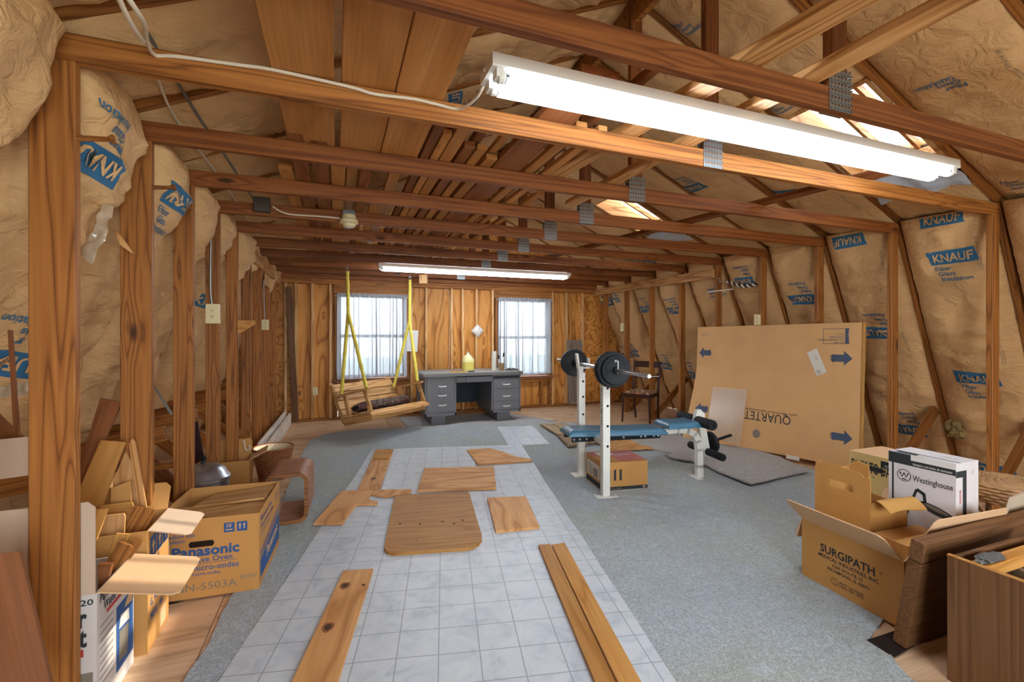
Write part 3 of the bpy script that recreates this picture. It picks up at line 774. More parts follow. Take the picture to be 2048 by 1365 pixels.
# ------------------------------------------------------------------ lumber stored across the joists
zt_ = ZJ + .0915
for (xa, xb, nm, y1) in ((-.225, -.008, 'leftmost of the three', 2.62), (.018, .219, 'middle of the three', 2.63), (.223, .415, 'rightmost of the three', 2.66)):
    xc = (xa + xb) / 2
    board('wide_board', (xc, -.6, zt_ + .0175), (xc, y1, zt_ + .0175), xb - xa, .034, (0, 0, 1), W['plank'], ch=.004, cat='board', group='wide boards over the joists',
          label='wide pine board lying overhead across the joists, ' + nm)
sl = [(.43, .475, 2.1, 6.3, 0), (.485, .53, 2.2, 6.3, 0), (.535, .60, 2.05, 6.2, 0), (.62, .68, 2.31, 6.4, 0), (.69, .745, 2.31, 6.4, 0), (.775, .84, 2.42, 6.4, 0), (.85, 1.02, 1.5, 6.2, 0), (1.05, 1.11, 1.9, 6.3, 0), (1.17, 1.22, 1.9, 6.2, 0),
      (-.13, -.04, 2.5, 5.6, 0), (-.03, .05, 2.7, 5.7, 0), (.06, .125, 2.85, 5.8, 1), (.135, .20, 2.9, 5.2, 0), (.235, .30, 3.3, 5.9, 0), (.31, .38, 2.68, 6.0, 1), (-.23, -.15, 2.45, 5.3, 0),
      (1.30, 1.35, 2.90, 6.3, 0), (.50, .56, 2.05, 5.9, 1), (.66, .71, 2.12, 6.1, 1), (.79, .83, 2.05, 6.0, 1), (-.32, -.245, 3.0, 5.9, 0), (1.13, 1.165, 1.4, 6.1, 1), (.58, .64, 2.6, 6.3, 1), (.14, .20, 3.6, 6.5, 1)]
ORD = 'first second third fourth fifth sixth seventh eighth ninth tenth eleventh twelfth thirteenth fourteenth fifteenth sixteenth seventeenth eighteenth nineteenth twentieth twenty-first twenty-second twenty-third twenty-fourth'.split()
order = sorted(range(len(sl)), key=lambda k: sl[k][0])
for k, (xa, xb, ya_, yb_, lv) in enumerate(sl):
    t = .030 if k % 3 else .036
    z = zt_ + (t / 2 if lv == 0 else .037 + t / 2)
    j = rnd.uniform(-.03, .03) if lv else rnd.uniform(-.006, .006)
    board('lumber_strip', (( xa + xb) / 2, ya_, z), ((xa + xb) / 2 + j, yb_, z), xb - xa, t, (0, 0, 1), W['plank'] if k % 3 else W['brownply'], ch=.003, cat='board', group='narrow strips over the joists',
          label='narrow wooden strip stored over the joists, %s from the left' % ORD[order.index(k)])
for (p0, p1, w_, nm) in (((1.49, .25, zt_ + .02), (1.24, 2.9, zt_ + .02), .11, 'pale wide board crossing above the near fluorescent lamp, left of two'),
                         ((1.72, .55, zt_ + .02), (1.66, 3.1, zt_ + .02), .09, 'pale board crossing above the near fluorescent lamp, right of two'),
                         ((3.16, 1.55, zt_ + .02), (2.42, 6.0, zt_ + .02), .09, 'long brace board laid askew over the joists on the right half of the attic')):
    board('brace_board', p0, p1, w_, .036, (0, 0, 1), W['pine'] if 'pale' in nm else W['chord'], ch=.004, cat='board', label=nm)

# ------------------------------------------------------------------ fluorescent lamps
M_TUBE = emit('fluorescent_tube', 'e9f1ff', 11.0)
def fluorescent(y, z, label, x0=.50, x1=3.24, tube=None):
    t = thing('fluorescent_lamp', label, 'lamp', ((x0 + x1) / 2, y, z)); h = (x1 - x0) / 2
    hb = MB()
    sec = [(-.072, .046), (.072, .046), (.075, .004), (.07, .0), (-.07, .0), (-.075, .004)]
    hb.prism(sec, -h, h, 0, Matrix(((0, 0, 1, 0), (1, 0, 0, 0), (0, 1, 0, 0), (0, 0, 0, 1))))
    hb.build('housing', M_WHITEMETAL, t)
    for s in (-1, 1):
        for e in (-1, 1):
            MB().lathe([(.02, 0), (.024, .004), (.024, .02), (.018, .026)], 14, 0, Matrix.Translation((e * (h - .03), s * .042, -.02)) @ Matrix.Rotation(R(-90 * e), 4, 'Y')).box(
                e * (h - .03) - .012, e * (h - .03) + .012, s * .042 - .022, s * .042 + .022, -.03, .02).build('lamp_socket', M_WHITEMETAL, t)
        tb = MB().tube([(-h + .06, s * .042, -.026), (h - .06, s * .042, -.026)], .019, 16)
        tb.build('tube', tube or M_TUBE, t, smooth=True)
        for e in (-1, 1):
            MB().lathe([(.0195, 0), (.0195, .022), (.012, .026)], 14, 0, Matrix.Translation((e * (h - .058), s * .042, -.022)) @ Matrix.Rotation(R(90 * e), 4, 'Y') @ Matrix.Translation((0, 0, -.01))).build('tube_cap', M_STEEL, t, smooth=True)
    return t
fluorescent(1.565, 2.226, 'long twin-tube fluorescent lamp with white housing between the two nearest joists')
fluorescent(6.10, 2.165, 'far twin-tube fluorescent lamp hanging in front of the back wall', tube=emit('bright_fluorescent_tube', 'eef4ff', 15.0))

# ------------------------------------------------------------------ wiring
def cable(name, pts, r, mat, label, cat='cable', sub=6):
    P_ = [Vector(p) for p in pts]; out = []
    for i in range(len(P_) - 1):
        a, b, c, d = P_[max(i - 1, 0)], P_[i], P_[i + 1], P_[min(i + 2, len(P_) - 1)]
        for k in range(sub):
            t = k / sub
            out.append(.5 * ((2 * b) + (c - a) * t + (2 * a - 5 * b + 4 * c - d) * t * t + (3 * b - a - 3 * c + d) * t ** 3))
    out.append(P_[-1])
    return tag(MB().tube(out, r, 8).build(name, mat, None, smooth=True), label, cat)
cy = Y0 - .008
pz = [(310, 110), (355, 113), (478, 130), (547, 140), (700, 174), (748, 188), (826, 198), (871, 208), (914, 218)]
pts = [aY(a, b, cy) for a, b in pz]
lead = [aY(238, -30, 1.25), aY(277, 27, 1.35), aY(290, 52, 1.5), aY(294, 82, 1.75)]
cable('power_cable', lead + pts + [aY(939, 208, 1.80), aY(960, 185, 1.70), aY(973, 147, 1.60), Vector((.50, 1.575, 2.25))], .0062, M_CABLE, 'cream cable stapled along the nearest joist to the lamp')
st = MB()
for a, b in ((328, 108), (748, 188), (914, 218)):
    p = aY(a, b, cy); st.bar(p + Vector((0, -.007, -.011)), p + Vector((0, -.007, .011)), .003, .003, (0, 1, 0))
cable('power_cable', [aY(226, -30, 1.2), aY(260, 44, 1.35), aY(284, 80, 1.6), aY(300, 100, 1.95), Vector((-.72, 2.6, 2.34)), Vector((-.70, 3.4, 2.31)), Vector((-.72, 4.3, 2.31)), Vector((-.73, 5.2, 2.3))], .006, M_CABLE,
      'second cream cable running back over the joists at the left')
cable('conduit', [Vector((-.62, 1.95, 2.36)), Vector((-.62, 2.6, 2.35)), Vector((-.58, 3.0, 2.30)), Vector((-.57, 3.8, 2.30)), Vector((-.53, 4.2, 2.30))], .007, M_STEEL, 'grey metal conduit running over the joists at the upper left', 'conduit')
jy = yt(3)
p = aY(524, 410, jy - .02)
t = thing('junction_box', 'dark metal junction box on a joist at the upper left', 'electrical box', p)
MB().box(-.055, .055, -.02, .019, -.055, .055, 0, None, .004).build('box_body', plain('dull_brown_metal', '4f4a40', .5, .6), t)
MB().box(-.05, .05, -.0225, -.0205, -.05, .05, 0).build('cover_plate', plain('dull_plate', '58534a', .45, .6), t)
p2 = aY(698, 446, jy - .03)
t = thing('lampholder', 'round white porcelain lampholder under a joist near the swing', 'lamp', p2)
MB().lathe([(.05, .06), (.055, .03), (.068, .02), (.068, -.005), (.05, -.012), (.045, -.03), (.038, -.034)], 28, 0).build('holder', M_IVORY, t, smooth=True)
MB().lathe([(.03, -.0345), (.03, -.038), (.0, -.04)], 20).build('socket', M_WHITE, t, smooth=True)
MB().box(-.045, .045, -.0, .03, .06, .1).build('backing_box', M_STEEL, t)
cable('power_cable', [aY(545, 413, jy - .006), aY(575, 428, jy - .006), aY(640, 433, jy - .006), aY(680, 437, jy - .012)], .006, M_CABLE, 'short cream cable from the junction box to the round lampholder')
def outlet(p, nrm, label, w=.07, h=.115, cat='outlet', holes=True, parentmat=None):
    M = frame(Vector((0, 0, 1)).cross(nrm) * 1, nrm, p)   # local Z points out of the wall, local X sideways
    t = thing('wall_outlet', label, cat); t.matrix_basis = M
    up = (M.to_3x3().inverted() @ Vector((0, 0, 1)))
    sgn = 1 if up.y > 0 else -1
    MB().box(-w / 2, w / 2, -h / 2, h / 2, -.03, .006, 0, None, .003).build('face_plate', M_IVORY, t)
    for s in (-1, 1):
        k = MB().lathe([(.017, .006), (.017, .009), (.0, .009)], 18, 0, Matrix.Translation((0, s * .022, 0))).build('socket', M_IVORY, t, smooth=True)
        d = MB()
        for x in (-.006, .006): d.box(x - .0015, x + .0015, s * .022 - .001, s * .022 + .009, .0091, .0096)
        d.lathe([(.0028, .0091), (.0028, .0096), (0, .0096)], 8, 0, Matrix.Translation((0, s * .022 - .008, 0)))
        if holes: d.build('slots', M_INK, k)
    return t
o1 = aY(425, 628, yt(3) - .03)
outlet(o1, (0, -1, 0), 'ivory double outlet on the fourth left stud, nearest one', .085, .14)
cable('conduit', [aY(424, 610, yt(3) - .008), aY(421, 580, yt(3) - .008), aY(421, 520, yt(3) - .008), aY(422, 475, yt(3) - .008)], .006, M_STEEL, 'thin metal conduit running down the left stud to the nearest ivory outlet', 'conduit')
o2 = aY(530, 650, yt(6) - .03)
outlet(o2, (0, -1, 0), 'small ivory outlet on a stud by the far left corner')
cable('conduit', [aY(529.5, 640, yt(6) - .008), aY(528, 600, yt(6) - .008), aY(527.5, 560, yt(6) - .008)], .005, M_STEEL, 'thin conduit on the stud above the far left outlet', 'conduit')
outlet(aY(630.6, 783, YB - .035), (0, -1, 0), 'ivory outlet low on the back wall left of the left window')
outlet(Vector((XR - .035, aX(1247, 655, XR).y, aX(1247, 655, XR).z)), (-1, 0, 0), 'white switch box on the far right studs behind the chair', .06, .13)
outlet(Vector((XR - .03, aX(1517, 640, XR).y, aX(1517, 640, XR).z)), (-1, 0, 0), 'white switch box on a right stud just above the big flat carton', .06, .12)
# pegs driven into the left studs
for (i, z, L, nm) in ((0, 1.94, .10, 'nearest left post'), (1, 1.975, .09, 'second left post')):
    y = yt(i) + .019
    MB().lathe([(.010, 0), (.009, L * .4), (.008, L * .85), (.014, L * .93), (.016, L)], 12, 0, Matrix.Translation((XL - .005, y, z)) @ Matrix.Rotation(R(84), 4, 'Y')).build('peg', W['stud'], None, smooth=True)
    tag(bpy.context.scene.objects[-1] if False else COL.objects[-1], 'turned wooden peg sticking out of the %s' % nm, 'peg')
# bracket shelf by the outlet
tb = fl(455, 900)
MB().prism([(0, 0), (.13, .0), (.13, -.035), (.02, -.11), (0, -.11)], -.015, .015, 0, Matrix(((1, 0, 0, 0), (0, 0, 1, 0), (0, 1, 0, 0), (0, 0, 0, 1)))).build('shelf_bracket', W['oak'], None, Matrix.Translation((XL + .0, yt(4) + .0, 1.42)))
tag(COL.objects[-1], 'small wooden bracket jutting from a left stud beside the outlet', 'bracket')
# ------------------------------------------------------------------ curtains and things on the back wall
def curtain_mat():
    t = NT('white_voile', .9, 0, .1); t.b.inputs['Base Color'].default_value = hexlin('d9dce2')
    tl = t.n('ShaderNodeBsdfTranslucent', Color=(.135, .14, .15, 1)); tr = t.n('ShaderNodeBsdfTransparent')
    m1 = t.n('ShaderNodeMixShader'); m1.inputs[0].default_value = .5; t.l(t.b.outputs[0], m1.inputs[1]); t.l(tl.outputs[0], m1.inputs[2])
    m2 = t.n('ShaderNodeMixShader'); m2.inputs[0].default_value = .075; t.l(m1.outputs[0], m2.inputs[1]); t.l(tr.outputs[0], m2.inputs[2])
    t.l(m2.outputs[0], t.nt.nodes['Material Output'].inputs[0]); return t.mat
M_VOILE = curtain_mat()
def curtain(x0, x1, z0, z1, y, seed, label, folds):
    t = thing('curtain', label, 'curtain', ((x0 + x1) / 2, y, z1)); hw = (x1 - x0) / 2
    def G(u, v):
        th = u * folds * 6.283 + 1.3 * math.sin(u * 7 + seed)
        x = lerp(-hw, hw, u) + (hw / folds * .52) * math.sin(2 * th + .7) * (.35 + .65 * math.sin(u * 11 + seed * 2) ** 2) * (.6 + .4 * v); k = .6 + .4 * v
        yy = (.040 * math.sin(u * folds * 6.283 + 1.3 * math.sin(u * 7 + seed)) + .012 * noise.noise(Vector((u * 9, v * 1.5, seed)))) * k
        if v < .06: yy += .006 * math.sin(u * 190)
        return (x + .012 * noise.noise(Vector((v * 2, u * 3, seed))) * v, yy, -v * (z1 - z0) - .012 * math.sin(u * 5 + seed) * v)
    MB().grid(G, 150, 26).build('panel', M_VOILE, t, smooth='all')
    MB().tube([(-hw - .03, 0, -.012), (hw + .03, 0, -.012)], .006, 8).build('rod', M_WHITEMETAL, t, smooth=True)
    def H(u, v):
        return (lerp(-hw, hw, u), -.012 - .006 * math.sin(u * 160) - .004 * math.sin(v * 3), .025 - .05 * v + .003 * math.sin(u * 220))
    MB().grid(H, 160, 3).build('gathered_heading', M_VOILE, t, smooth='all')
curtain(.01, 1.05, .63, 1.90, YB - .055, 1, 'sheer white curtain over the left window behind the swing', 9)
curtain(2.58, 3.58, .60, 1.91, YB - .055, 5, 'sheer white curtain over the right window behind the desk', 8)
p = aY(822, 682, YB - .008)
MB().box(-.11, .11, -.001, .001, -.17, .17).build('paper_notice', M_WHITE, None, Matrix.Translation(p) @ Matrix.Rotation(R(3), 4, 'Y'))
tag(COL.objects[-1], 'white sheet of paper pinned to the wall at the right edge of the left curtain', 'paper')
p = aY(955, 662, YB - .012)
t = thing('plastic_bag', 'small clear plastic bag of white parts hung on the wall above the desk', 'bag', p, (0, R(42), 0))
def G(u, v):
    a, b = u * 2 - 1, v * 2 - 1; e = (1 - a * a) * (1 - b * b)
    return (a * .08, -.004 - .03 * e ** .5 - .006 * noise.noise(Vector((u * 6, v * 6, 2))), b * .08)
MB().grid(G, 16, 16, 0, True).grid(lambda u, v: (u * .16 - .08, .0, v * .16 - .08), 1, 1).build('bag_film', plain('milky_film', 'cfc8c2', .15, spec=.6), t, smooth='all')
b = MB()
for q in range(5): b.box(-.04 + q * .018, -.028 + q * .018, -.03, -.02, -.03 + .01 * (q % 2), .03)
b.build('contents', M_WHITE, t)
p = aY(845, 557, YB - .35)
cut('wood_scrap', [aY(838.5, 550, 6.98), aY(855, 550, 6.98), aY(855, 567, 6.98), aY(838.5, 567, 6.98)], .02, W['swinglight'], (0, 3), label='square of yellow wood fixed to a joist right of the right swing rope', cat='wood scrap')
board('leaning_board', fl(592, 842, .02) + Vector((0, -.05, 0)), aY(577, 574, YB - .06), .085, .03, (0, 1, .1), W['old'], cat='board', label='long narrow board leaning into the back left corner')
# framed screen leaning in the far right corner
t = thing('window_screen', 'old framed window screen leaning against the back wall by the barbell', 'screen', aY(1152, 808, YB - .14), (R(-3), 0, 0))
f = MB()
for x in (-.135, .135): f.bar((x, 0, 0), (x, 0, 1.15), .03, .02, (0, 1, 0))
for z in (.015, 1.135): f.bar((-.135, 0, z), (.135, 0, z), .02, .03)
f.build('screen_frame', plain('dull_aluminium', '8d8880', .45, .6), t)
MB().box(-.125, .125, -.002, .002, .02, 1.13).build('mesh', glass_mat('grey_mesh', '8a8276', .8, .45), t)
board('leaning_board', aY(1150, 806, YB - .10), aY(1143, 690, YB - .03), .06, .02, (0, 1, 0), W['old'], cat='board', label='narrow brown board standing behind the window screen')
cable('wall_cable', [aY(893, 578, YB - .004), aY(899, 590, YB - .004), aY(900, 640, YB - .004), aY(899, 700, YB - .004), aY(898, 738, YB - .004)], .004, M_CABLE, 'thin cream cable running down the back wall above the desk')

# ------------------------------------------------------------------ steel desk
DX0, DX1, DY = 1.158, 2.600, 6.43
dk = thing('steel_desk', 'grey steel tanker desk with six drawers in front of the back wall', 'desk', (DX0, DY, .012))
dw, dd = DX1 - DX0, .74
pl_w, pr_x = .447, .983
zt, zb_ = .69, .132
MB().box(-.025, dw + .02, -.02, dd + .02, zt + .002, zt + .048, 0, None, .012).build('desk_top', M_GREYTOP, dk, smooth=True)
MB().box(-.027, dw + .022, -.024, -.018, zt - .004, zt + .046, 0, None, .004).build('top_edge', plain('desk_edge', '777773', .35, .3), dk)
def pedestal(x0, x1, split, nm):
    b = MB(); b.box(x0, x1, .012, dd, zb_, zt)
    b.box(x0, x0 + .022, 0, .014, zb_, zt); b.box(x1 - .022, x1, 0, .014, zb_, zt); b.box(x0, x1, 0, .014, zb_, zb_ + .035); b.box(x0, x1, 0, .014, zt - .02, zt)
    b.build('pedestal', M_GREYMET, dk)
    for z0, z1, hz in split:
        d = MB().box(x0 + .026, x1 - .026, -.004, .02, z0, z1, 0, None, .004).build('drawer_front', M_GREYMET, dk)
        for h in hz:
            xc = (x0 + x1) / 2 + (.02 if nm == 'l' else 0)
            MB().tube([(xc - .058, -.004, h), (xc - .052, -.018, h - .003), (xc - .02, -.026, h - .007), (xc + .02, -.026, h - .007), (xc + .052, -.018, h - .003), (xc + .058, -.004, h)], [.004, .007, .008, .008, .007, .004], 8).build('handle', M_WHITEMETAL, d, smooth=True)
pedestal(0, pl_w, [(zb_ + .06, zt - .025, (.29, .425, .555))], 'l')
pedestal(pr_x, dw, [(zb_ + .04, .295, (.228,)), (.30, .475, (.375,)), (.48, .625, (.55,))], 'r')
MB().box(pr_x + .03, dw - .03, -.006, .02, .638, .668).build('pull_out_shelf', M_DARKIN, dk)
b = MB().box(pl_w + .005, pl_w + .14, .0, .03, .595, .672).box(pl_w + .145, pr_x - .005, -.004, .03, .595, .672)
ds = b.build('pencil_drawer', M_GREYMET, dk)
MB().lathe([(.006, 0), (.006, .004), (0, .004)], 10, 0, Matrix.Translation((.72, -.004, .64)) @ Matrix.Rotation(R(90), 4, 'X')).build('lock', M_STEEL, ds)
MB().box(pl_w, pr_x, dd - .02, dd, .20, zt).build('modesty_panel', M_DARKIN, dk)
for x0 in (.10, pr_x + .10):
    q = MB(); q.prism([(.06, 0), (.66, 0), (.70, zb_), (.03, zb_)], x0, x0 + .20, 0, Matrix(((0, 0, 1, 0), (1, 0, 0, 0), (0, 1, 0, 0), (0, 0, 0, 1)))); q.build('leg', M_GREYMET, dk)
ZD = .012 + zt + .0485
# things on the desk
def jug(loc):
    t = thing('plastic_jug', 'translucent gallon jug of yellow liquid standing on the grey desk', 'jug', loc)
    sq = lambda r, z, e: [(r * (abs(math.cos(a)) ** e) * math.copysign(1, math.cos(a)), r * (abs(math.sin(a)) ** e) * math.copysign(1, math.sin(a)), z) for a in [2 * math.pi * k / 24 for k in range(24)]]
    def shell(prof, mat, nm):
        vs = []; fs = []
        for r, z, e in prof: vs += sq(r, z, e)
        for i in range(len(prof) - 1):
            for j in range(24): fs.append((i * 24 + j, i * 24 + (j + 1) % 24, (i + 1) * 24 + (j + 1) % 24, (i + 1) * 24 + j))
        fs.append(tuple(range(23, -1, -1))); fs.append(tuple((len(prof) - 1) * 24 + j for j in range(24)))
        MB().add(vs, fs).build(nm, mat, t, smooth=60)
    shell([(.076, 0, .6), (.082, .01, .6), (.082, .15, .6), (.078, .18, .7), (.055, .225, .9), (.026, .248, 1), (.020, .255, 1), (.020, .27, 1)], plain('jug_plastic', 'e6dfa0', .35, spec=.5), 'bottle')
    shell([(.083, .02, .6), (.083, .135, .6)], plain('yellow_liquid', 'dccf6a', .3), 'liquid_level')
    MB().tube([(.06, .0, .20), (.085, .0, .175), (.086, 0, .12)], .011, 8).build('jug_handle', plain('jug_plastic2', 'e9e4b4', .35), t, smooth=True)
    MB().lathe([(.022, .262), (.022, .278), (.0, .28)], 16).build('cap', M_WHITE, t, smooth=True)
jug(tuple(aY(936, 744, DY + .26).xy) + (ZD,))
p = aY(988, 737, DY + .25)
t = thing('paper_roll', 'tall off-white roll standing upright on the right part of the desk', 'roll', (p.x, p.y, ZD))
MB().lathe([(.038, 0), (.038, .29), (.03, .2905), (.012, .286), (.012, .0)], 24).build('roll', M_LABEL, t, smooth=True)
MB().lathe([(.0115, .0), (.0115, .289), (.009, .289), (.009, 0)], 14).build('core', M_CARDIN, t, smooth=True)
p = aY(1003, 738, DY + .16)
t = thing('brush_cup', 'small brown cup holding two upright brushes on the desk', 'cup', (p.x, p.y, ZD))
MB().lathe([(.036, 0), (.041, .115), (.037, .115), (.032, .01), (0, .008)], 20).build('cup', plain('brown_cup', '8d7350', .6, var=.2), t, smooth=True)
for dx, dy, rz, h in ((.01, 0, 6, .27), (-.014, .01, -8, .24)):
    q = MB().box(-.008, .008, -.003, .003, .02, h - .06, 0, Matrix.Rotation(R(rz), 4, 'Y') @ Matrix.Translation((dx, dy, 0)))
    q.box(-.012, .012, -.004, .004, h - .06, h, 1, Matrix.Rotation(R(rz), 4, 'Y') @ Matrix.Translation((dx, dy, 0)))
    q.build('brush', [M_WHITEMETAL, M_DKIRON], t)
p = aY(922, 741, DY + .06)
cut('wood_block', [Vector((p.x - .16, DY + .04, ZD + .014)), Vector((p.x + .08, DY + .05, ZD + .014)), Vector((p.x + .07, DY + .13, ZD + .014)), Vector((p.x - .14, DY + .12, ZD + .014))], .014, plain('yellow_wood', 'c99a4a', .5), label='flat yellow strip lying on the desk in front of the jug', cat='block')
p = aY(940, 741, DY + .05)
MB().box(-.05, .05, -.012, .012, 0, .014, 0, None, .004).build('dark_tool', M_DKIRON, None, Matrix.Translation((p.x + .02, DY + .06, ZD + .0)) @ Matrix.Rotation(R(6), 4, 'Z'))
tag(COL.objects[-1], 'small dark tool lying right of the yellow strip on the desk', 'tool')
p = aY(1025, 736, DY + .16)
def G(u, v):
    a, b = u * 2 - 1, v * 2 - 1; h = max(0, (1 - a * a) * (1 - b * b))
    return (a * .11, b * .06 + .03 * a * a, .002 + .045 * h ** .7 * (.6 + .5 * noise.noise(Vector((u * 5, v * 5, 3)))))
MB().grid(G, 22, 14).grid(lambda u, v: (u * .22 - .11, v * .12 - .06 + .03 * (u * 2 - 1) ** 2, .0), 8, 1, 0, True).build('work_glove', plain('dark_cloth', '4b4644', .9, var=.3), None, Matrix.Translation((p.x, p.y, ZD)), smooth='all')
tag(COL.objects[-1], 'dark crumpled cloth glove at the right end of the desk', 'glove')

# ------------------------------------------------------------------ porch swing
xa = Vector((.78, .62, 0)).normalized(); fh = Vector((.62, -.78, 0)).normalized()
pt = R(13)
fw_ = fh * math.cos(pt) + Vector((0, 0, 1)) * math.sin(pt)
SWM = frame(xa, xa.cross(-fw_), (.562, 6.26, .585))
sw = thing('porch_swing', 'slatted wooden porch swing hanging tilted on yellow padded ropes', 'swing'); sw.matrix_basis = SWM
HL = .51
def sboard(name, p0, p1, w, t, up, mat=W['swing']):
    p0, p1 = Vector(p0), Vector(p1)
    o = MB().box(0, (p1 - p0).length, -w / 2, w / 2, -t / 2, t / 2, 0, None, .004).build(name, mat, sw)
    o.matrix_basis = frame(p1 - p0, up, p0); return o
bd = Vector((0, .30, .95)).normalized(); bn = Vector((0, -.95, .30))
bb = Vector((0, .20, -.30))
for k in range(4):
    c = bb + bd * (.07 + .118 * k)
    sboard('back_slat', c + Vector((-HL, 0, 0)), c + Vector((HL, 0, 0)), .108, .02, bn)
for s in (-HL + .03, 0, HL - .03): sboard('back_stile', bb + Vector((s, .03, -.05)), bb + Vector((s, .03, 0)) + bd * .50, .03, .05, (1, 0, 0))
for k in range(4): sboard('seat_slat', (-HL, .16 - .085 * k, -.27 - .006 * (1.5 - abs(k - 1.5))), (HL, .16 - .085 * k, -.27 - .006 * (1.5 - abs(k - 1.5))), .078, .018, (0, 0, 1))
for k in range(5):
    a = R(-8 + 24 * k); y = -.20 - .055 * math.sin(a) - .012 * k; z = -.325 + .06 * math.cos(a)
    sboard('front_slat', (-HL, y, z), (HL, y, z), .026, .018, (0, -math.sin(a), math.cos(a)), W['swinglight'])
for s in (-1, 1):
    x = s * (HL - .04)
    sboard('seat_rail', (x, .24, -.335), (x, -.25, -.335), .035, .085, (0, 0, 1))
    ar = MB().prism([(.30, -.03), (.30, .03), (-.10, .035), (-.20, .05), (-.27, .045), (-.30, .01), (-.29, -.035), (-.20, -.04), (-.05, -.032)], -.012, .012).build('armrest', W['swing'], sw)
    ar.matrix_basis = Matrix(((0, 1, 0, x), (1, 0, 0, 0), (0, 0, 1, 0), (0, 0, 0, 1)))
    po = MB().prism([(-.245, -.01), (-.185, -.01), (-.19, -.09), (-.225, -.16), (-.215, -.24), (-.18, -.36), (-.255, -.36), (-.275, -.25), (-.26, -.15), (-.24, -.08)], -.013, .013).build('arm_post', W['swinglight'], sw)
    po.matrix_basis = Matrix(((0, 0, 1, x), (1, 0, 0, 0), (0, 1, 0, 0), (0, 0, 0, 1)))
    sboard('rear_post', (x, .15, -.01), (x, .13, -.36), .03, .06, (0, 1, 0), W['swinglight'])
sboard('front_rail', (-HL + .04, -.235, -.35), (HL - .04, -.235, -.35), .03, .06, (0, 0, 1))
sboard('rear_rail', (-HL + .04, .22, -.36), (HL - .04, .22, -.36), .03, .05, (0, 0, 1))
M_ROPE = NT('yellow_rope_sleeve', .9); _n = M_ROPE.noise(M_ROPE.coords((1, 1, 1), rand=False), 60, 3)
M_ROPE.base(M_ROPE.mix(_n, hexlin('c2ad2c'), hexlin('efe070'))); M_ROPE.bump(_n, .8, .01); M_ROPE = M_ROPE.mat
for s, hook in ((-1, Vector((.135, 6.36, ZJ))), (1, Vector((1.035, 7.0, ZJ)))):
    J = SWM @ Vector((s * .45, 0, 0)); J = Vector((lerp(hook.x, J.x, .12), lerp(hook.y, J.y, .12), 1.58 if s < 0 else 1.50))
    def rope(a, b):
        n = 26; out = []; rr = []
        for k in range(n + 1):
            q = Vector(a).lerp(Vector(b), k / n); out.append(q + Vector((.003 * noise.noise(q * 20), .003 * noise.noise(q * 23), 0))); rr.append(.022 + .004 * noise.noise(q * 31 + Vector((5, 0, 0))))
        return MB().tube(out, rr, 10)
    Mi = SWM.inverted()
    rope(Mi @ (hook + Vector((0, 0, -.06))), Mi @ J).build('rope', M_ROPE, sw, smooth=True)
    for yy in (.24, -.22): rope(Mi @ J, Vector((s * .45, yy, .02))).build('rope', M_ROPE, sw, smooth=True)
    q = [Mi @ (hook + Vector((.018 * math.cos(a), 0, -.04 + .022 * math.sin(a)))) for a in [2 * math.pi * k / 14 for k in range(14)]]
    hk = MB().tube(q, .004, 6, closed=True); hk.tube([Mi @ (hook + Vector((0, 0, -.02))), Mi @ (hook + Vector((0, 0, .03)))], .004, 6); hk.build('hook', M_STEEL, sw, smooth=True)
t = NT('dark_paisley', .85); v = t.coords((1, 1, 1), rand=False)
vo = t.n('ShaderNodeTexVoronoi', Vector=v, Scale=16.0, feature='F1'); nn_ = t.noise(v, 20, 4, 2.5)
t.base(t.mix(t.n('ShaderNodeMapRange', Value=nn_, From_Min=.45, From_Max=.6).outputs[0], hexlin('3a2a28'), t.mix(t.n('ShaderNodeSeparateColor', Color=vo.outputs['Color']).outputs[0], hexlin('6e3a36'), hexlin('8d8578'))))
M_PAISLEY = t.mat
def G(u, v):
    x = lerp(-.44, .46, u); a = v * 2 * math.pi; e = min(1, 8 * u, 8 * (1 - u)) ** .5
    rr = 1 + .10 * noise.noise(Vector((u * 6, math.cos(a), math.sin(a)))) 
    return (x, .045 + .125 * math.cos(a) * rr * (.6 + .4 * e), -.19 + .062 * math.sin(a) * rr * (.4 + .6 * e) + .005 * math.cos(3 * a))
cs = MB().grid(G, 36, 22).build('seat_cushion', M_PAISLEY, None, SWM, smooth='all')
tag(cs, 'dark patterned rolled cushion lying on the seat of the porch swing', 'cushion')

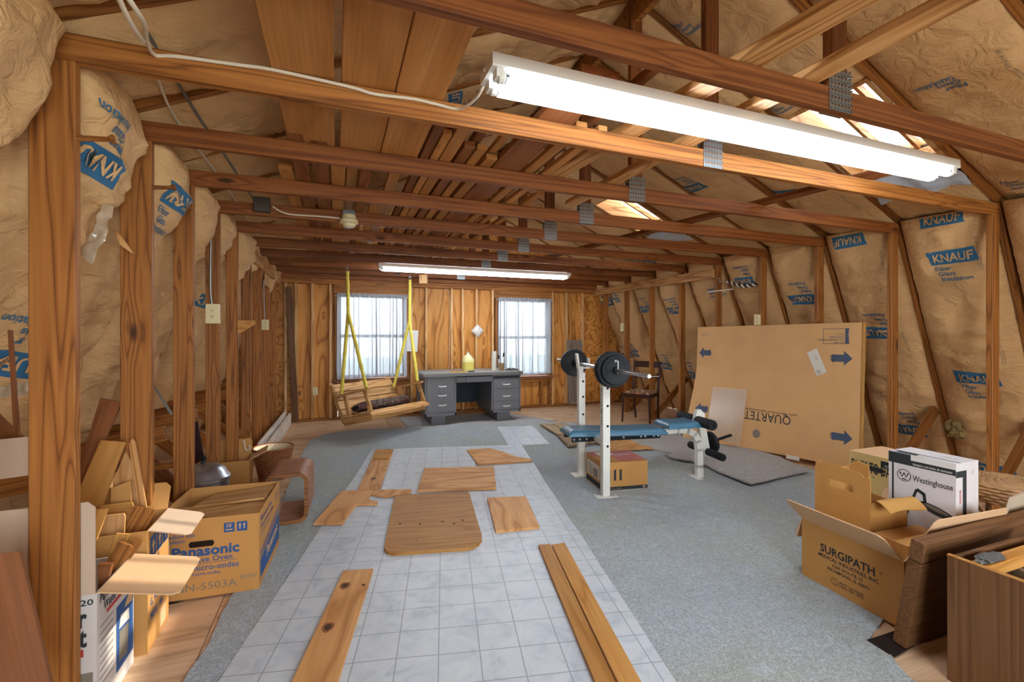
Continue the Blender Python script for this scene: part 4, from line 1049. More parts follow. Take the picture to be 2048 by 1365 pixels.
# ------------------------------------------------------------------ weight bench and barbell
M0 = Matrix.Translation((2.05, 3.43, .012)) @ Matrix.Rotation(math.atan2(-.164, .986), 4, 'Z')
wb = thing('weight_bench', 'blue padded weight bench with white uprights and a leg lift', 'weight bench'); wb.matrix_basis = M0
M_PAD = plain('teal_vinyl', '3f6f88', .32, spec=.5)
M_TEALINK = plain('teal_ink', '2f6d80', .5)
HU = 1.01
for s in (-1, 1):
    y = s * .277
    u = MB().box(-.03, .03, y - .03, y + .03, 0, HU - .07, 0, None, .004)
    u.box(-.085, .085, y - .06, y + .06, 0, .006)
    up = u.build('upright', M_WHITEMETAL, wb)
    h = MB().prism([(-.05, -.10), (-.02, -.10), (.02, -.02), (.02, .02), (.045, .035), (.055, .03), (.06, .07), (.045, .07), (.02, .045), (-.02, .02), (-.035, .09), (-.06, .10), (-.065, .085), (-.05, .01)], -.025, .025)
    h = MB().box(-.030, .012, y - .026, y + .026, HU - .09, HU - .012).box(-.036, -.016, y - .025, y + .025, HU - .04, HU + .105, 0, Matrix.Translation((-.026, 0, HU - .04)) @ Matrix.Rotation(R(-7), 4, 'Y') @ Matrix.Translation((.026, 0, -HU + .04)), .006)
    h.box(.0, .075, y - .025, y + .025, HU - .034, HU - .022).box(.062, .076, y - .025, y + .025, HU - .034, HU + .06, 0, None, .005)
    h.build('bar_rest', M_WHITEMETAL, up)
    hl = MB()
    for z in (.40, .56, .72, .86):
        hl.lathe([(.0105, 0), (.0105, .0012), (0, .0012)], 14, 0, Matrix.Translation((.008, y - .0301, z)) @ Matrix.Rotation(R(90), 4, 'X'))
        hl.lathe([(.0105, 0), (.0105, .0012), (0, .0012)], 14, 0, Matrix.Translation((.0301, y, z)) @ Matrix.Rotation(R(90), 4, 'Y'))
    hl.build('holes', M_BLACK, up)
    if s < 0:
        imprint(up, MB().text('MAGNUM 342', plane((-.0308, y + .012, .86), (0, 0, -1), (0, -1, 0)), .034, 0, bold=.02, sx=1.25, space=1.15), [M_TEALINK])
MB().box(-.025, .025, -.277, .277, .40, .445, 0, None, .003).build('cross_bar', M_WHITEMETAL, wb)
def pad(x0, x1, hw, z0, th, tilt):
    n = 30
    def prof(t): return 1 - (1 - min(1, t)) ** 2
    def G(u, v):
        x = lerp(x0, x1, u); y = lerp(-hw, hw, v)
        e = min(u * (x1 - x0), (1 - u) * (x1 - x0), v * 2 * hw, (1 - v) * 2 * hw) / .05
        return (x, y, z0 + th * (.35 + .65 * prof(e) ** .5) + .003 * math.sin(u * 9) * min(1, e))
    def B(u, v): return (lerp(x0, x1, u), lerp(-hw, hw, v), z0)
    mb = MB().grid(G, 34, 16).grid(B, 34, 16, 0, True)
    w = 35
    for k in range(34):
        for row, fl_ in ((0, False), (16, True)):
            a = row * w + k; b = a + 1; off = 35 * 17
            q = (a + off, b + off, b, a); mb.f.append(q[::-1] if fl_ else q); mb.m.append(0)
    for k in range(16):
        for c_, fl_ in ((0, True), (34, False)):
            a = k * w + c_; b = a + w; off = 35 * 17
            q = (a + off, b + off, b, a); mb.f.append(q[::-1] if fl_ else q); mb.m.append(0)
    o = mb.build('pad', M_PAD, wb, smooth=50)
    if tilt:
        o.matrix_basis = Matrix.Translation((x0, 0, z0)) @ Matrix.Rotation(R(-tilt), 4, 'Y') @ Matrix.Translation((-x0, 0, -z0))
    return o
pad(-.25, .635, .135, .445, .05, -1.2)
pad(.645, .965, .135, .470, .05, 1)
fr = MB()
for y in (-.10, .10): fr.box(-.22, .58, y - .003, y + .003, .395, .445)
fr.box(-.22, .58, -.1, .1, .436, .444)
fro = fr.build('pad_frame', M_BLACK, wb)
bo = MB()
for x in (-.20, -.15, -.09, .24, .40, .44, .52, .56):
    bo.lathe([(.009, 0), (.009, .004), (.004, .006), (0, .006)], 10, 0, Matrix.Translation((x, -.103, .416)) @ Matrix.Rotation(R(90), 4, 'X'))
bo.build('bolts', M_CHROME, fro)
lg = MB()
sec = [(.66, .430), (.80, .44), (.90, .43), (.97, .39), (1.005, .33), (1.015, .25), (1.018, .10), (1.02, .0)]
lg.bar((.50, 0, .42), (.68, 0, .43), .05, .045)
for a, b in zip(sec[:-1], sec[1:]):
    d = Vector((b[0] - a[0], 0, b[1] - a[1])).normalized() * .012
    lg.bar((a[0] - d.x, 0, a[1] - d.z), (b[0] + d.x, 0, b[1] + d.z), .055, .05, (0, 1, 0))
lg.box(.955, 1.085, -.075, .075, 0, .006)
lg.build('front_leg', M_WHITEMETAL, wb)
la = thing('leg_lift', None, None); la.parent = wb; del_ = [la.pop(k) for k in ('label', 'category') if k in la.keys()]
ll = MB().prism([(.985, .60), (1.02, .615), (1.065, .57), (1.06, .52), (1.12, .22), (1.10, .19), (1.06, .19), (1.01, .44), (.955, .49)], -.022, .022, 0, Matrix(((1, 0, 0, 0), (0, 0, 1, 0), (0, 1, 0, 0), (0, 0, 0, 1))))
bpy.data.objects.remove(la)
lf = ll.build('leg_lift', M_WHITEMETAL, wb)
def roller(x, z, y0, y1, r, pr=0.0):
    MB().lathe([(r * .25, 0), (r * .9, .0), (r, .012), (r, abs(y1 - y0) - .012), (r * .9, abs(y1 - y0)), (r * .3, abs(y1 - y0)), (r * .25, abs(y1 - y0) - .01), (0, abs(y1 - y0) - .01)], 22, 0,
               Matrix.Translation((x, y0, z)) @ Matrix.Rotation(R(-90 if y1 > y0 else 90), 4, 'X')).build('foam_roller', M_RUBBER, lf, smooth=True)
roller(.985, .515, -.025, -.25, .045); roller(.985, .515, .025, .25, .045)
roller(1.085, .235, -.03, -.245, .033); roller(1.085, .235, .03, .245, .033)
MB().tube([(1.085, -.03, .235), (1.085, .03, .235)], .012, 10).build('roller_axle', M_BLACK, lf, smooth=True)
MB().tube([(1.09, 0, .30), (1.36, .02, .36)], .013, 12).build('weight_peg', M_BLACK, lf, smooth=True)
MB().lathe([(.016, -.014), (.09, -.014), (.095, -.008), (.095, .008), (.09, .014), (.016, .014)], 28, 0, Matrix.Translation((1.15, .004, .313)) @ Matrix.Rotation(R(78), 4, 'Y')).build('weight_plate', M_DKIRON, lf, smooth=True)
# barbell across the rests
bar = thing('barbell', 'chrome barbell with black plates resting on the weight bench uprights', 'barbell'); bar.matrix_basis = M0 @ Matrix.Translation((0.012, 0, HU + .005)) @ Matrix.Rotation(R(-90), 4, 'X')
# local Z now runs along +Y of the bench
MB().lathe([(.0, -.97), (.013, -.97), (.0145, -.965), (.0145, 1.03), (.013, 1.035), (0, 1.035)], 16).build('bar', M_CHROME, bar, smooth=True)
def plate(z, r, th, mat=M_DKIRON, mark=False):
    pr_ = [(.018, -th / 2 - .004), (.034, -th / 2 - .004), (.036, -th / 2), (r * .80, -th / 2 + .004), (r * .86, -th / 2), (r * .97, -th / 2), (r, -th / 2 + .006), (r, th / 2 - .006), (r * .97, th / 2), (r * .86, th / 2), (r * .8, th / 2 - .004), (.036, th / 2), (.034, th / 2 + .004), (.018, th / 2 + .004)]
    o = MB().lathe(pr_, 40, 0, Matrix.Translation((0, 0, z))).build('weight_plate', mat, bar, smooth=True)
    return o
plate(-.375, .142, .032); o = plate(-.415, .136, .030); plate(-.445, .112, .022)
plate(.50, .132, .030); plate(.535, .126, .028)
for z, s in ((-.475, -1), (.57, 1), (-.325, 1), (.455, -1)):
    MB().lathe([(.0146, 0), (.026, 0), (.026, .026), (.0146, .026)], 18, 0, Matrix.Translation((0, 0, z - .013))).build('collar', M_BLACK, bar, smooth=True)
for z in (-.485,): MB().tube([(0.0, 0.02, z), (-.01, -.03, z - .03), (-.012, -.075, z - .035)], .004, 6).build('spring_clip', M_WHITEMETAL, bar, smooth=True)
tr = MB()
tr.text('25', lambda x, y: Vector((.0 - .0 + y - .012 + 0, 0, 0)) if False else Vector((x - .012, -.075 - y + .012, -.4575)), .022, 0, bold=.02)
tr.build('number', M_STEEL, o)

# ------------------------------------------------------------------ cartons
def carton(name, label, loc, rz, w, d, h, mats, flaps=(), th=.005, cat='box', closed=False, tilt=None):
    """open carton: local X along the front (-Y) face, which runs from (0,0); flaps: (side, length, degrees up from straight out, inset0, inset1)"""
    t = thing(name, label, cat, loc, (0, 0, rz))
    if tilt is not None: t.matrix_basis = Matrix.Translation(loc) @ tilt
    b = MB()
    b.box(0, w, 0, th, 0, h).box(0, w, d - th, d, 0, h).box(0, th, th, d - th, 0, h).box(w - th, w, th, d - th, 0, h).box(th, w - th, th, d - th, 0, th)
    if closed: b.box(th, w - th, th, d - th, h - th, h)
    body = b.build('carton_body', mats[0], t)
    for f in flaps:
        side, L, ang = f[:3]; i0, i1 = (f[3:5] + (0, 0))[:2] if len(f) > 3 else (.01, .01)
        m = f[5] if len(f) > 5 else mats[-1]
        a = R(ang); ca, sa = math.cos(a) * L, math.sin(a) * L
        o_, ux, out = {'front': (Vector((0, 0, h)), Vector((1, 0, 0)), Vector((0, -1, 0))), 'back': (Vector((w, d, h)), Vector((-1, 0, 0)), Vector((0, 1, 0))),
                       'left': (Vector((0, d, h)), Vector((0, -1, 0)), Vector((-1, 0, 0))), 'right': (Vector((w, 0, h)), Vector((0, 1, 0)), Vector((1, 0, 0)))}[side]
        W_ = w if side in ('front', 'back') else d
        dv = out * math.cos(a) + Vector((0, 0, math.sin(a)))
        Mf = frame(ux, ux.cross(dv), o_); 
        c0 = .02
        poly = [(.004, 0), (W_ - .004, 0), (W_ - .004 - i1, L - c0), (W_ - .004 - i1 - c0, L), (.004 + i0 + c0, L), (.004 + i0, L - c0)]
        o = MB().prism(poly, -.0025, .0025).build('flap', m, t); o.matrix_basis = Mf
    return t, body
def face(side, w, d, h, off=.0008):
    """lettering plane maker for a carton face: (x from its left edge, z up)"""
    return {'front': lambda x, z: plane((x, 0, z), (1, 0, 0), (0, 0, 1), off), 'right': lambda x, z: plane((w, x, z), (0, 1, 0), (0, 0, 1), off),
            'left': lambda x, z: plane((0, d - x, z), (0, -1, 0), (0, 0, 1), off)}[side]
def rect(mb, fn, x0, x1, y0, y1, mi=0):
    return mb.add([fn(x0, y0), fn(x1, y0), fn(x1, y1), fn(x0, y1)], [(0, 1, 2, 3)], mi)
PR = [M_INK, M_INKBLUE, M_RED, M_LABEL, M_PINK, M_INKSOFT, M_WHITE, M_CARDLT]

# carton with red top under the bench
A, B_ = fl(1205, 985, .012), fl(1295, 978, .012)
rz = math.atan2(B_.y - A.y, B_.x - A.x); w = (B_ - A).length
t, b = carton('carton', 'brown carton with a red top standing on the carpet under the weight bench', (A.x, A.y, .013), rz, w, .36, .235, [M_CARD], closed=True)
pm = MB(); f = face('front', w, .36, .235)
g = f(0, 0)
rect(pm, g, 0, w, .008, .035, 0); pm.text('MARDEL IARU', f(.03, .012), .022, 3, bold=.015); rect(pm, g, w - .045, w - .02, .014, .03, 3)
for k in range(3): rect(pm, g, .05 + .05 * k, .07 + .05 * k, .085, .175, 0)
f2 = face('left', w, .36, .235)(0, 0)
rect(pm, f2, .03, .30, .07, .19, 3); rect(pm, f2, 0, .36, .008, .05, 0)
for k in range(6): rect(pm, lambda x, z: f2(x, z) + Vector((-.0008, 0, 0)), .17 + .016 * k, .178 + .016 * k, .08, .15, 0)
for k in range(4): rect(pm, lambda x, z: f2(x, z) + Vector((-.0008, 0, 0)), .045, .15, .09 + .022 * k, .098 + .022 * k, 5)
tp = plane((0, 0, .235), (1, 0, 0), (0, 1, 0), .001)
rect(pm, tp, .42 * w, w, .03, .36, 4); rect(pm, tp, 0, .42 * w, .20, .36, 4)
pm.text('Cucumber\nSalmon', lambda x, y: tp(x, y) + Vector((.5 * w, .24, .001)), .05, 6, bold=.01)
rect(pm, lambda x, y: tp(x, y) + Vector((0, 0, .001)), .06, .2, .22, .33, 6)
imprint(b, pm, PR)

# big flat board carton leaning on the right studs, its lower left corner kicked out
LQ, HQ = 2.02, 1.40
def SQ(u, v, off=0.0):
    k = max(0, 1 - v / .62) ** 1.25 * max(0, 1 - u) ** 1.4
    x = 4.445 - .045 * (1 - v) - .40 * k
    y = 4.77 - LQ * u - .22 * k
    z = lerp(.022 + .05 * u, 1.395 + .015 * u, v)
    return Vector((x - off, y, z))
qc = thing('board_carton', 'huge flat tan board carton with up arrows leaning against the right studs', 'box')
mb = MB().grid(lambda u, v: SQ(u, v), 40, 24, 0).grid(lambda u, v: SQ(u, v, -.05), 40, 24, 0, True)
for f in (lambda a: (0, a), lambda a: (1, a), lambda a: (a, 0), lambda a: (a, 1)):
    mb.grid(lambda u, v, f=f: SQ(*f(u), -.05 * v), 40, 1)
body = mb.build('carton_body', card('tan_board', 'd3a670'), qc, smooth=30)
MB().grid(lambda u, v: SQ(1, u, -.05 * v) + Vector((0, -.004 - .010 * abs(noise.noise(Vector((u * 14, v * 3, 1)))), 0)), 50, 3).build('torn_edge', M_CARDIN, qc)
def projpx(p):
    d = p - EYE; zc = d.x * _s + d.y * _c; return 1024 + F_PX * (d.x * _c - d.y * _s) / zc, HORIZON - F_PX * d.z / zc
def onq(px, py):
    u, v = .5, .5
    for _ in range(12):
        a = projpx(SQ(u, v)); b1 = projpx(SQ(u + .001, v)); b2 = projpx(SQ(u, v + .001))
        j = [(b1[0] - a[0]) / .001, (b2[0] - a[0]) / .001, (b1[1] - a[1]) / .001, (b2[1] - a[1]) / .001]
        dt = j[0] * j[3] - j[1] * j[2]; ex, ey = px - a[0], py - a[1]
        u += (ex * j[3] - ey * j[1]) / dt; v += (ey * j[0] - ex * j[2]) / dt
        u = min(1.2, max(-.2, u)); v = min(1.2, max(-.1, v))
    return u * LQ, v * HQ
sq = lambda x, y, off: SQ(x / LQ, y / HQ, off)
pm = MB()
def qp(x0, y0, rot=0, off=.0025):
    c, s_ = math.cos(R(rot)), math.sin(R(rot))
    return lambda x, y: sq(x0 + x * c - y * s_, y0 + x * s_ + y * c, off)
x, y = onq(1583, 838); pm.text('QUARTET', qp(x, y + .02, 180), .135, 0, sx=.92)
x, y = onq(1590, 842); pm.text('Leaders in the World of Visual Communications', qp(x + .03, y + .065, 180), .034, 0)
x, y = onq(1513, 868); pm.add([sq(x + .045 * math.cos(a), y + .045 * math.sin(a), .0025) for a in [2 * math.pi * k / 24 for k in range(24)]], [tuple(range(24))], 5)
def arrow(px, py, dirn, L=.19):
    x, y = onq(px, py)
    pts = [(-L / 2, -.035), (.02, -.035), (.02, -.072), (L / 2, 0), (.02, .072), (.02, .035), (-L / 2, .035)]
    pts = [(x + dirn * a, y + b) for a, b in pts]
    pm.add([sq(a, b, .0025) for a, b in pts], [(0, 1, 5, 6), (2, 3, 4)] if dirn > 0 else [(6, 5, 1, 0), (4, 3, 2)], 1)
    pm.text('UP', qp(x - dirn * (L / 2 + .012), y + .03 * dirn, -90 if dirn > 0 else 90), .06, 1, bold=.015)
M_ARROW = plain('slate_ink', '4a5568', .7)
arrow(1684, 717, 1); arrow(1684, 875, 1); arrow(1410, 706, -1); arrow(1403, 818, -1)
x0_, y0_ = onq(1646, 688); x1_, y1_ = onq(1699, 657)
for a, b_, c, d in ((x0_, x1_, y0_, y0_ + .004), (x0_, x1_, y1_ - .004, y1_), (x0_, x0_ + .004, y0_, y1_), (x1_ - .035, x1_, y0_, y1_)): pm.add([sq(a, c, .0025), sq(b_, c, .0025), sq(b_, d, .0025), sq(a, d, .0025)], [(0, 1, 2, 3)], 1)
pm.text('No. 867\nCork Bulletin Board\nOak Frame\n4 x 6', qp(x1_ - .045, y0_ + .02, 180), .030, 1)
pm.text('M5E11', qp(x1_ - .008, y1_ - .02, -90, .004), .036, 7, bold=.02)
x, y = onq(1402, 672)
for k in range(3): pm.add([sq(x + a, y + .015 * k + b_, .0025) for a, b_ in ((0, 0), (.15, 0), (.15, .003), (0, .003))], [(0, 1, 2, 3)], 5)
imprint(body, pm, [M_INK, M_ARROW] + PR[2:])
x, y = onq(1634, 725)
g = qp(x, y, 24, .004); lb = MB(); rect(lb, g, -.055, .055, -.13, .13, 0)
g2 = qp(x, y, 24, .005)
for k in range(5): rect(lb, g2, -.04, .0, -.115 + .008 * k, -.112 + .008 * k, 1)
lb.text('K12', lambda a, b_: g2(-b_ + .02, a + .02), .03, 1)
lb.build('shipping_label', [M_LABEL, M_INKSOFT], qc)
x, y = onq(1586, 916); lb = MB(); rect(lb, qp(x, y, 0, .004), -.07, .07, -.02, .02); lb.build('shipping_label', M_LABEL, qc)
# clear plastic sheet leaning on it
t_ = NT('clear_vinyl_mat', .22, 0, .5); t_.b.inputs['Base Color'].default_value = hexlin('d8c3a8')
tr_ = t_.n('ShaderNodeBsdfTransparent'); ms_ = t_.n('ShaderNodeMixShader'); ms_.inputs[0].default_value = .36; t_.l(tr_.outputs[0], ms_.inputs[1]); t_.l(t_.b.outputs[0], ms_.inputs[2]); t_.l(ms_.outputs[0], t_.nt.nodes['Material Output'].inputs[0])
cc = [onq(*p_) for p_ in ((1417, 868), (1485, 893), (1497, 780), (1428, 774))]
def CM(u, v, off):
    a = [lerp(lerp(cc[0][i], cc[1][i], u), lerp(cc[3][i], cc[2][i], u), v) for i in (0, 1)]; return sq(a[0], a[1], .02 + off + .02 * (1 - v))
tag(MB().grid(lambda u, v: CM(u, v, .002), 10, 12).grid(lambda u, v: CM(u, v, 0), 10, 12, 0, True).build('plastic_sheet', t_.mat, None, smooth='all'), 'clear plastic sheet leaning against the left part of the big flat carton', 'plastic sheet')

# ------------------------------------------------------------------ side chair
ch = thing('dining_chair', 'dark mahogany side chair with a patterned seat, by the right studs', 'chair', (4.25, 5.75, 0))
ch.matrix_basis = Matrix.Translation((4.27, 5.74, 0)) @ Matrix.Rotation(math.atan2(-.548, -.833), 4, 'Z')   # local +X faces forward
def cboard(name, p0, p1, w, t, up=(0, 0, 1), mat=None):
    o = MB().box(0, (Vector(p1) - Vector(p0)).length, -w / 2, w / 2, -t / 2, t / 2, 0, None, .004).build(name, mat or W['chair'], ch); o.matrix_basis = frame(Vector(p1) - Vector(p0), up, p0); return o
for s in (-1, 1):
    MB().tube([(.20, s * .20, .43), (.20, s * .20, .36), (.205, s * .203, .2), (.215, s * .208, 0)], [.021, .021, .017, .013], 10).build('front_leg', W['chair'], ch, smooth=True)
    MB().tube([(-.26, s * .18, 0), (-.215, s * .185, .22), (-.20, s * .19, .42), (-.215, s * .195, .62), (-.27, s * .20, .885)], [.014, .018, .02, .018, .016], 10).build('rear_leg', W['chair'], ch, smooth=True)
    cboard('side_rail', (-.2, s * .19, .40), (.2, s * .2, .40), .022, .055)
cboard('front_rail', (.2, -.2, .40), (.2, .2, .40), .022, .055); cboard('rear_rail', (-.2, -.185, .40), (-.2, .185, .40), .022, .055)
def curved(name, z0, z1, bow, th=.016, wav=0.0):
    def sec(u, k): 
        y = lerp(-.195, .195, u); zz = (z0 + z1) / 2; xx = -.215 - (zz - .62) * .2 - bow * (1 - (2 * u - 1) ** 2)
        return xx, y
    mb = MB(); n = 14; vs = []; fs = []
    for i in range(n + 1):
        u = i / n; x, y = sec(u, 0); a = wav * math.cos((2 * u - 1) * 6.3)
        zl, zh = z0 - max(0, a), z1 + max(0, a) * .7
        vs += [(x - th / 2, y, zl), (x + th / 2, y, zl), (x + th / 2 - .012, y, zh), (x - th / 2 - .012, y, zh)]
        if i:
            q = (i - 1) * 4
            fs += [(q + j, q + (j + 1) % 4, q + 4 + (j + 1) % 4, q + 4 + j) for j in range(4)]
    fs += [(3, 2, 1, 0), (n * 4, n * 4 + 1, n * 4 + 2, n * 4 + 3)]
    mb.add(vs, fs).build(name, W['chair'], ch, smooth=40)
curved('crest_rail', .79, .885, .03); curved('back_splat', .635, .675, .03, .014, .022)
t = NT('tapestry', .9); v = t.coords((1, 1, 1), rand=False); vo = t.n('ShaderNodeTexVoronoi', Vector=v, Scale=26.0)
t.base(t.ramp(t.n('ShaderNodeSeparateColor', Color=vo.outputs['Color']).outputs[0], [(.0, hexlin('3b2a24')), (.3, hexlin('b79a74')), (.5, hexlin('c4ad8a')), (.62, hexlin('a85a34')), (.9, hexlin('4b4238'))]))
def G(u, v):
    x, y = lerp(-.19, .215, u), lerp(-.19, .19, v) * (1 + .05 * u); e = min(u, 1 - u, v, 1 - v) * 6
    return (x, y, .428 + .035 * min(1, e) ** .5)
MB().grid(G, 20, 20).build('seat', t.mat, ch, smooth='all')
cable('rush_strap', [ch.matrix_basis @ Vector(q) for q in ((-.21, .21, .665), (-.20, .1, .655), (-.195, -.05, .66), (-.20, -.22, .69))], .006, M_LABEL, 'pale strap tied across the back of the mahogany chair', 'strap')
# wire hanger and twisted rope on the right side
p = aX(1440, 572, XR - .05)
hz = MB().tube([p + Vector((0, -.20, -.06)), p + Vector((0, .0, .04)), p + Vector((0, .20, -.06))], .003, 6).tube([p + Vector((0, 0, .04)), p + Vector((0, 0, .08)), p + Vector((0, .02, .1)), p + Vector((0, .035, .085))], .003, 6)
hg = hz.build('clothes_hanger', M_STEEL, None, smooth=True); tag(hg, 'wire clothes hanger with white tube hooked on the right header board', 'hanger')
tb_ = MB().tube([p + Vector((0, -.20, -.06)), p + Vector((0, .20, -.06))], .007, 8).build('hanger_tube', M_WHITE, hg, Matrix.Identity(4), smooth=True)
c0, c1 = aX(1455, 563, XR + .02), aX(1516, 568, XR + .02)
rp = MB()
for ph in (0, math.pi):
    rp.tube([c0.lerp(c1, k / 40) + Vector((0, 0, -.04 * math.sin(math.pi * k / 40))) + Vector((.012 * math.cos(k * .9 + ph), 0, .012 * math.sin(k * .9 + ph))) for k in range(41)], .011, 8, 0 if ph else 1)
tag(rp.build('twisted_rope', [M_LABEL, W['chair']], None, smooth=True), 'brown and white twisted rope hung across the right studs', 'rope')
# ------------------------------------------------------------------ right foreground: medical carton and what is in it
NL, NRt = Vector((2.335, 1.746, .013)), Vector((2.302, 1.253, .013))
rzS = math.atan2(NRt.y - NL.y, NRt.x - NL.x); wS = (NRt - NL).length; dS, hS = .57, .30
MS = Matrix.Translation(NL) @ Matrix.Rotation(rzS, 4, 'Z')
t, b = carton('carton', 'large open brown medical supply carton with spread flaps at the lower right', NL, rzS, wS, dS, hS, [M_CARD, M_CARDLT],
              [('front', .175, 44, -.0, -.0), ('right', .21, 70, .07, .0), ('left', .13, -68, 0, 0), ('back', .12, 70, .0, .0)])
pm = MB(); f = face('front', wS, dS, hS)
pm.text('SURGIPATH', f(.105, .175), .056, 0, bold=.022, sx=.92); pm.text('\u00ae', f(.392, .195), .018, 0)
pm.text('MEDICAL INDUSTRIES, INC.', f(.095, .147), .0245, 0, bold=.02, sx=1.0)
pm.text('5205 ROUTE 12', f(.17, .121), .021, 0, bold=.015, sx=1.05); pm.text('RICHMOND, IL 60071', f(.145, .097), .021, 0, bold=.015, sx=1.05)
pm.text('4G/Y 14.5/S/00\nUSA/+BR 1478', f(.205, .055), .016, 0, bold=.012, sx=1.2)
ring = [(.018, 0), (.0158, 0)]
g = f(.182, .053)
for k in range(20):
    a, c = 2 * math.pi * k / 20, 2 * math.pi * (k + 1) / 20
    pm.add([g(.018 * math.cos(a), .018 * math.sin(a)), g(.018 * math.cos(c), .018 * math.sin(c)), g(.0158 * math.cos(c), .0158 * math.sin(c)), g(.0158 * math.cos(a), .0158 * math.sin(a))], [(0, 1, 2, 3)], 0)
pm.text('u\nn', f(.177, .056), .017, 0)
imprint(b, pm, PR)
fl0 = [c for c in t.children if c.name.startswith('flap')][0]
pm = MB()
g = plane((.29, .15, -.0032), (1, -.12, 0), (.1, -1, 0), .0)
for x0, x1, y0, y1 in ((0, .10, 0, .004), (0, .10, .030, .034), (0, .004, 0, .034), (.096, .10, 0, .034)): rect(pm, g, x0, x1, y0, y1, 2)
g2 = plane((.29, .15, -.0036), (1, -.12, 0), (.1, -1, 0), .0)
pm.text('CUSTOMER', lambda x, y: g2(x + .008, y + .009), .022, 2, bold=.02, sx=.75)
imprint(fl0, pm, PR)
# tall carton with a hand hole, standing inside
tc = thing('carton', 'tall ochre carton with a hand hole standing open inside the medical carton', 'box'); tc.matrix_basis = MS @ Matrix.Translation((.03, .055, .006))
wT, dT = .285, .25
bm_ = MB()
def wallp(poly, y0, y1): bm_.prism(poly, y0, y1, 0, Matrix(((1, 0, 0, 0), (0, 0, 1, 0), (0, 1, 0, 0), (0, 0, 0, 1))))
hT = .60
for x0, x1, z0, z1 in ((0, wT, 0, .50), (0, .085, .50, .535), (.205, wT, .50, .535)): bm_.box(x0, x1, 0, .004, z0, z1)
wallp([(.0, .535), (wT, .535), (wT, .59), (wT - .012, .60), (wT - .03, .592), (wT - .045, .605), (.055, hT + .018), (.04, hT), (.02, hT + .015), (.004, .60)], 0, .004)
bm_.box(0, .004, .004, dT, 0, .56); bm_.box(wT - .004, wT, .004, dT, 0, .47)
wallp([(0, 0), (wT, 0), (wT, .43), (.115, .45), (.105, .585), (.05, .60), (.02, .585), (0, .55)], dT - .004, dT)
bm_.box(.004, wT - .004, .004, dT - .004, 0, .004)
bm_.build('carton_body', card('ochre_card', 'b98a4c'), tc)
def G(u, v): return (wT + .085 * v ** 1.6 + .0, lerp(.004, dT, u), .47 + .10 * v - .11 * v ** 2.2 + .008 * math.sin(u * 5) * v)
MB().grid(G, 14, 12).grid(lambda u, v: Vector(G(u, v)) - Vector((0, 0, .003)), 14, 12, 0, True).build('flap', M_CARDIN, tc, smooth='all')
MB().grid(lambda u, v: (lerp(.0, wT, u), -.0015, .455 + .004 * v), 6, 1).build('crease', M_CARDIN, tc)
t, b = carton('carton', 'small plain brown carton inside the medical carton in front of the white lamp box', MS @ Vector((.325, .05, .006)), rzS, .155, .30, .345, [M_CARD], closed=True)
# white lamp box
LB0 = Vector((2.71, 1.545, .02)); wW, dW, hW = .28, .185, .672
t, b = carton('lamp_box', 'white lamp box with a black lamp pictured on it, standing in the medical carton', LB0, R(-90), wW, dW, hW, [plain('white_gloss_card', 'd6d3d3', .4)], closed=True)
pm = MB(); f = face('front', wW, dW, hW); B0 = .665
g = f(0, 0)
rect(pm, g, .0, wW, B0 - .05, B0 + .005, 0); rect(pm, lambda x, z: g(x, z) + Vector((0, -.0006, 0)), .10, wW, B0 - .022, B0 + .006, 6)
rect(pm, g, .016, .024, .02, B0 - .05, 0)
pm.text('Lámpara con lente de aumento', lambda x, y: g(.108 + x, B0 - .043 + y) + Vector((0, -.0006, 0)), .0155, 6, bold=.015, sx=.82)
def disc(mb, fn, cx, cy, r, mi, r2=0.0, n=24):
    for k in range(n):
        a, c = 2 * math.pi * k / n, 2 * math.pi * (k + 1) / n
        mb.add([fn(cx + r * math.cos(a), cy + r * math.sin(a)), fn(cx + r * math.cos(c), cy + r * math.sin(c)), fn(cx + r2 * math.cos(c), cy + r2 * math.sin(c)), fn(cx + r2 * math.cos(a), cy + r2 * math.sin(a))], [(0, 1, 2, 3)], mi)
def stroke(mb, fn, a, b_, w_, mi):
    a, b_ = Vector(a), Vector(b_); n = (b_ - a).normalized(); p = Vector((-n.y, n.x)) * w_ / 2
    mb.add([fn(*(a - p)), fn(*(b_ - p)), fn(*(b_ + p)), fn(*(a + p))], [(0, 1, 2, 3)], mi)
disc(pm, g, .07, B0 - .105, .031, 0, .0275)
for x in (-.017, 0, .017): disc(pm, g, .07 + x, B0 - .095, .0042, 0, 0, 12)
for a, c in (((-.017, -.095), (-.009, -.113)), ((-.009, -.113), (0, -.095)), ((0, -.095), (.009, -.113)), ((.009, -.113), (.017, -.095))): stroke(pm, g, (.07 + a[0], B0 + a[1]), (.07 + c[0], B0 + c[1]), .0035, 0)
rect(pm, g, .06, .08, B0 - .127, B0 - .121, 0)
pm.text('Westinghouse', lambda x, y: g(.108 + x, B0 - .122 + y), .040, 0, bold=.012, sx=.70)
D = .03   # pictured lamp
for a, c, w_ in (((.075, .35), (.125, .505), .012), ((.125, .505), (.155, .49), .016), ((.155, .495), (.16, .445), .014)): stroke(pm, g, a, c, w_, 0)
pm.add([g(.205 + .075 * math.cos(a) * (1 if True else 1), .425 - .25 * .075 * math.cos(a) + .022 * math.sin(a)) for a in [2 * math.pi * k / 28 for k in range(28)]], [tuple(range(28))], 1 if False else 0)
pm.add([g(.205 + .05 * math.cos(a), .432 - .25 * .05 * math.cos(a) + .010 * math.sin(a)) + Vector((0, -.0005, 0)) for a in [2 * math.pi * k / 28 for k in range(28)]], [tuple(range(28))], 5)
fr_ = face('right', wW, dW, hW)(0, 0)
rect(pm, fr_, .0, .085, B0 - .06, B0 - .03, 0); rect(pm, fr_, .055, .085, .02, B0 - .06, 0)
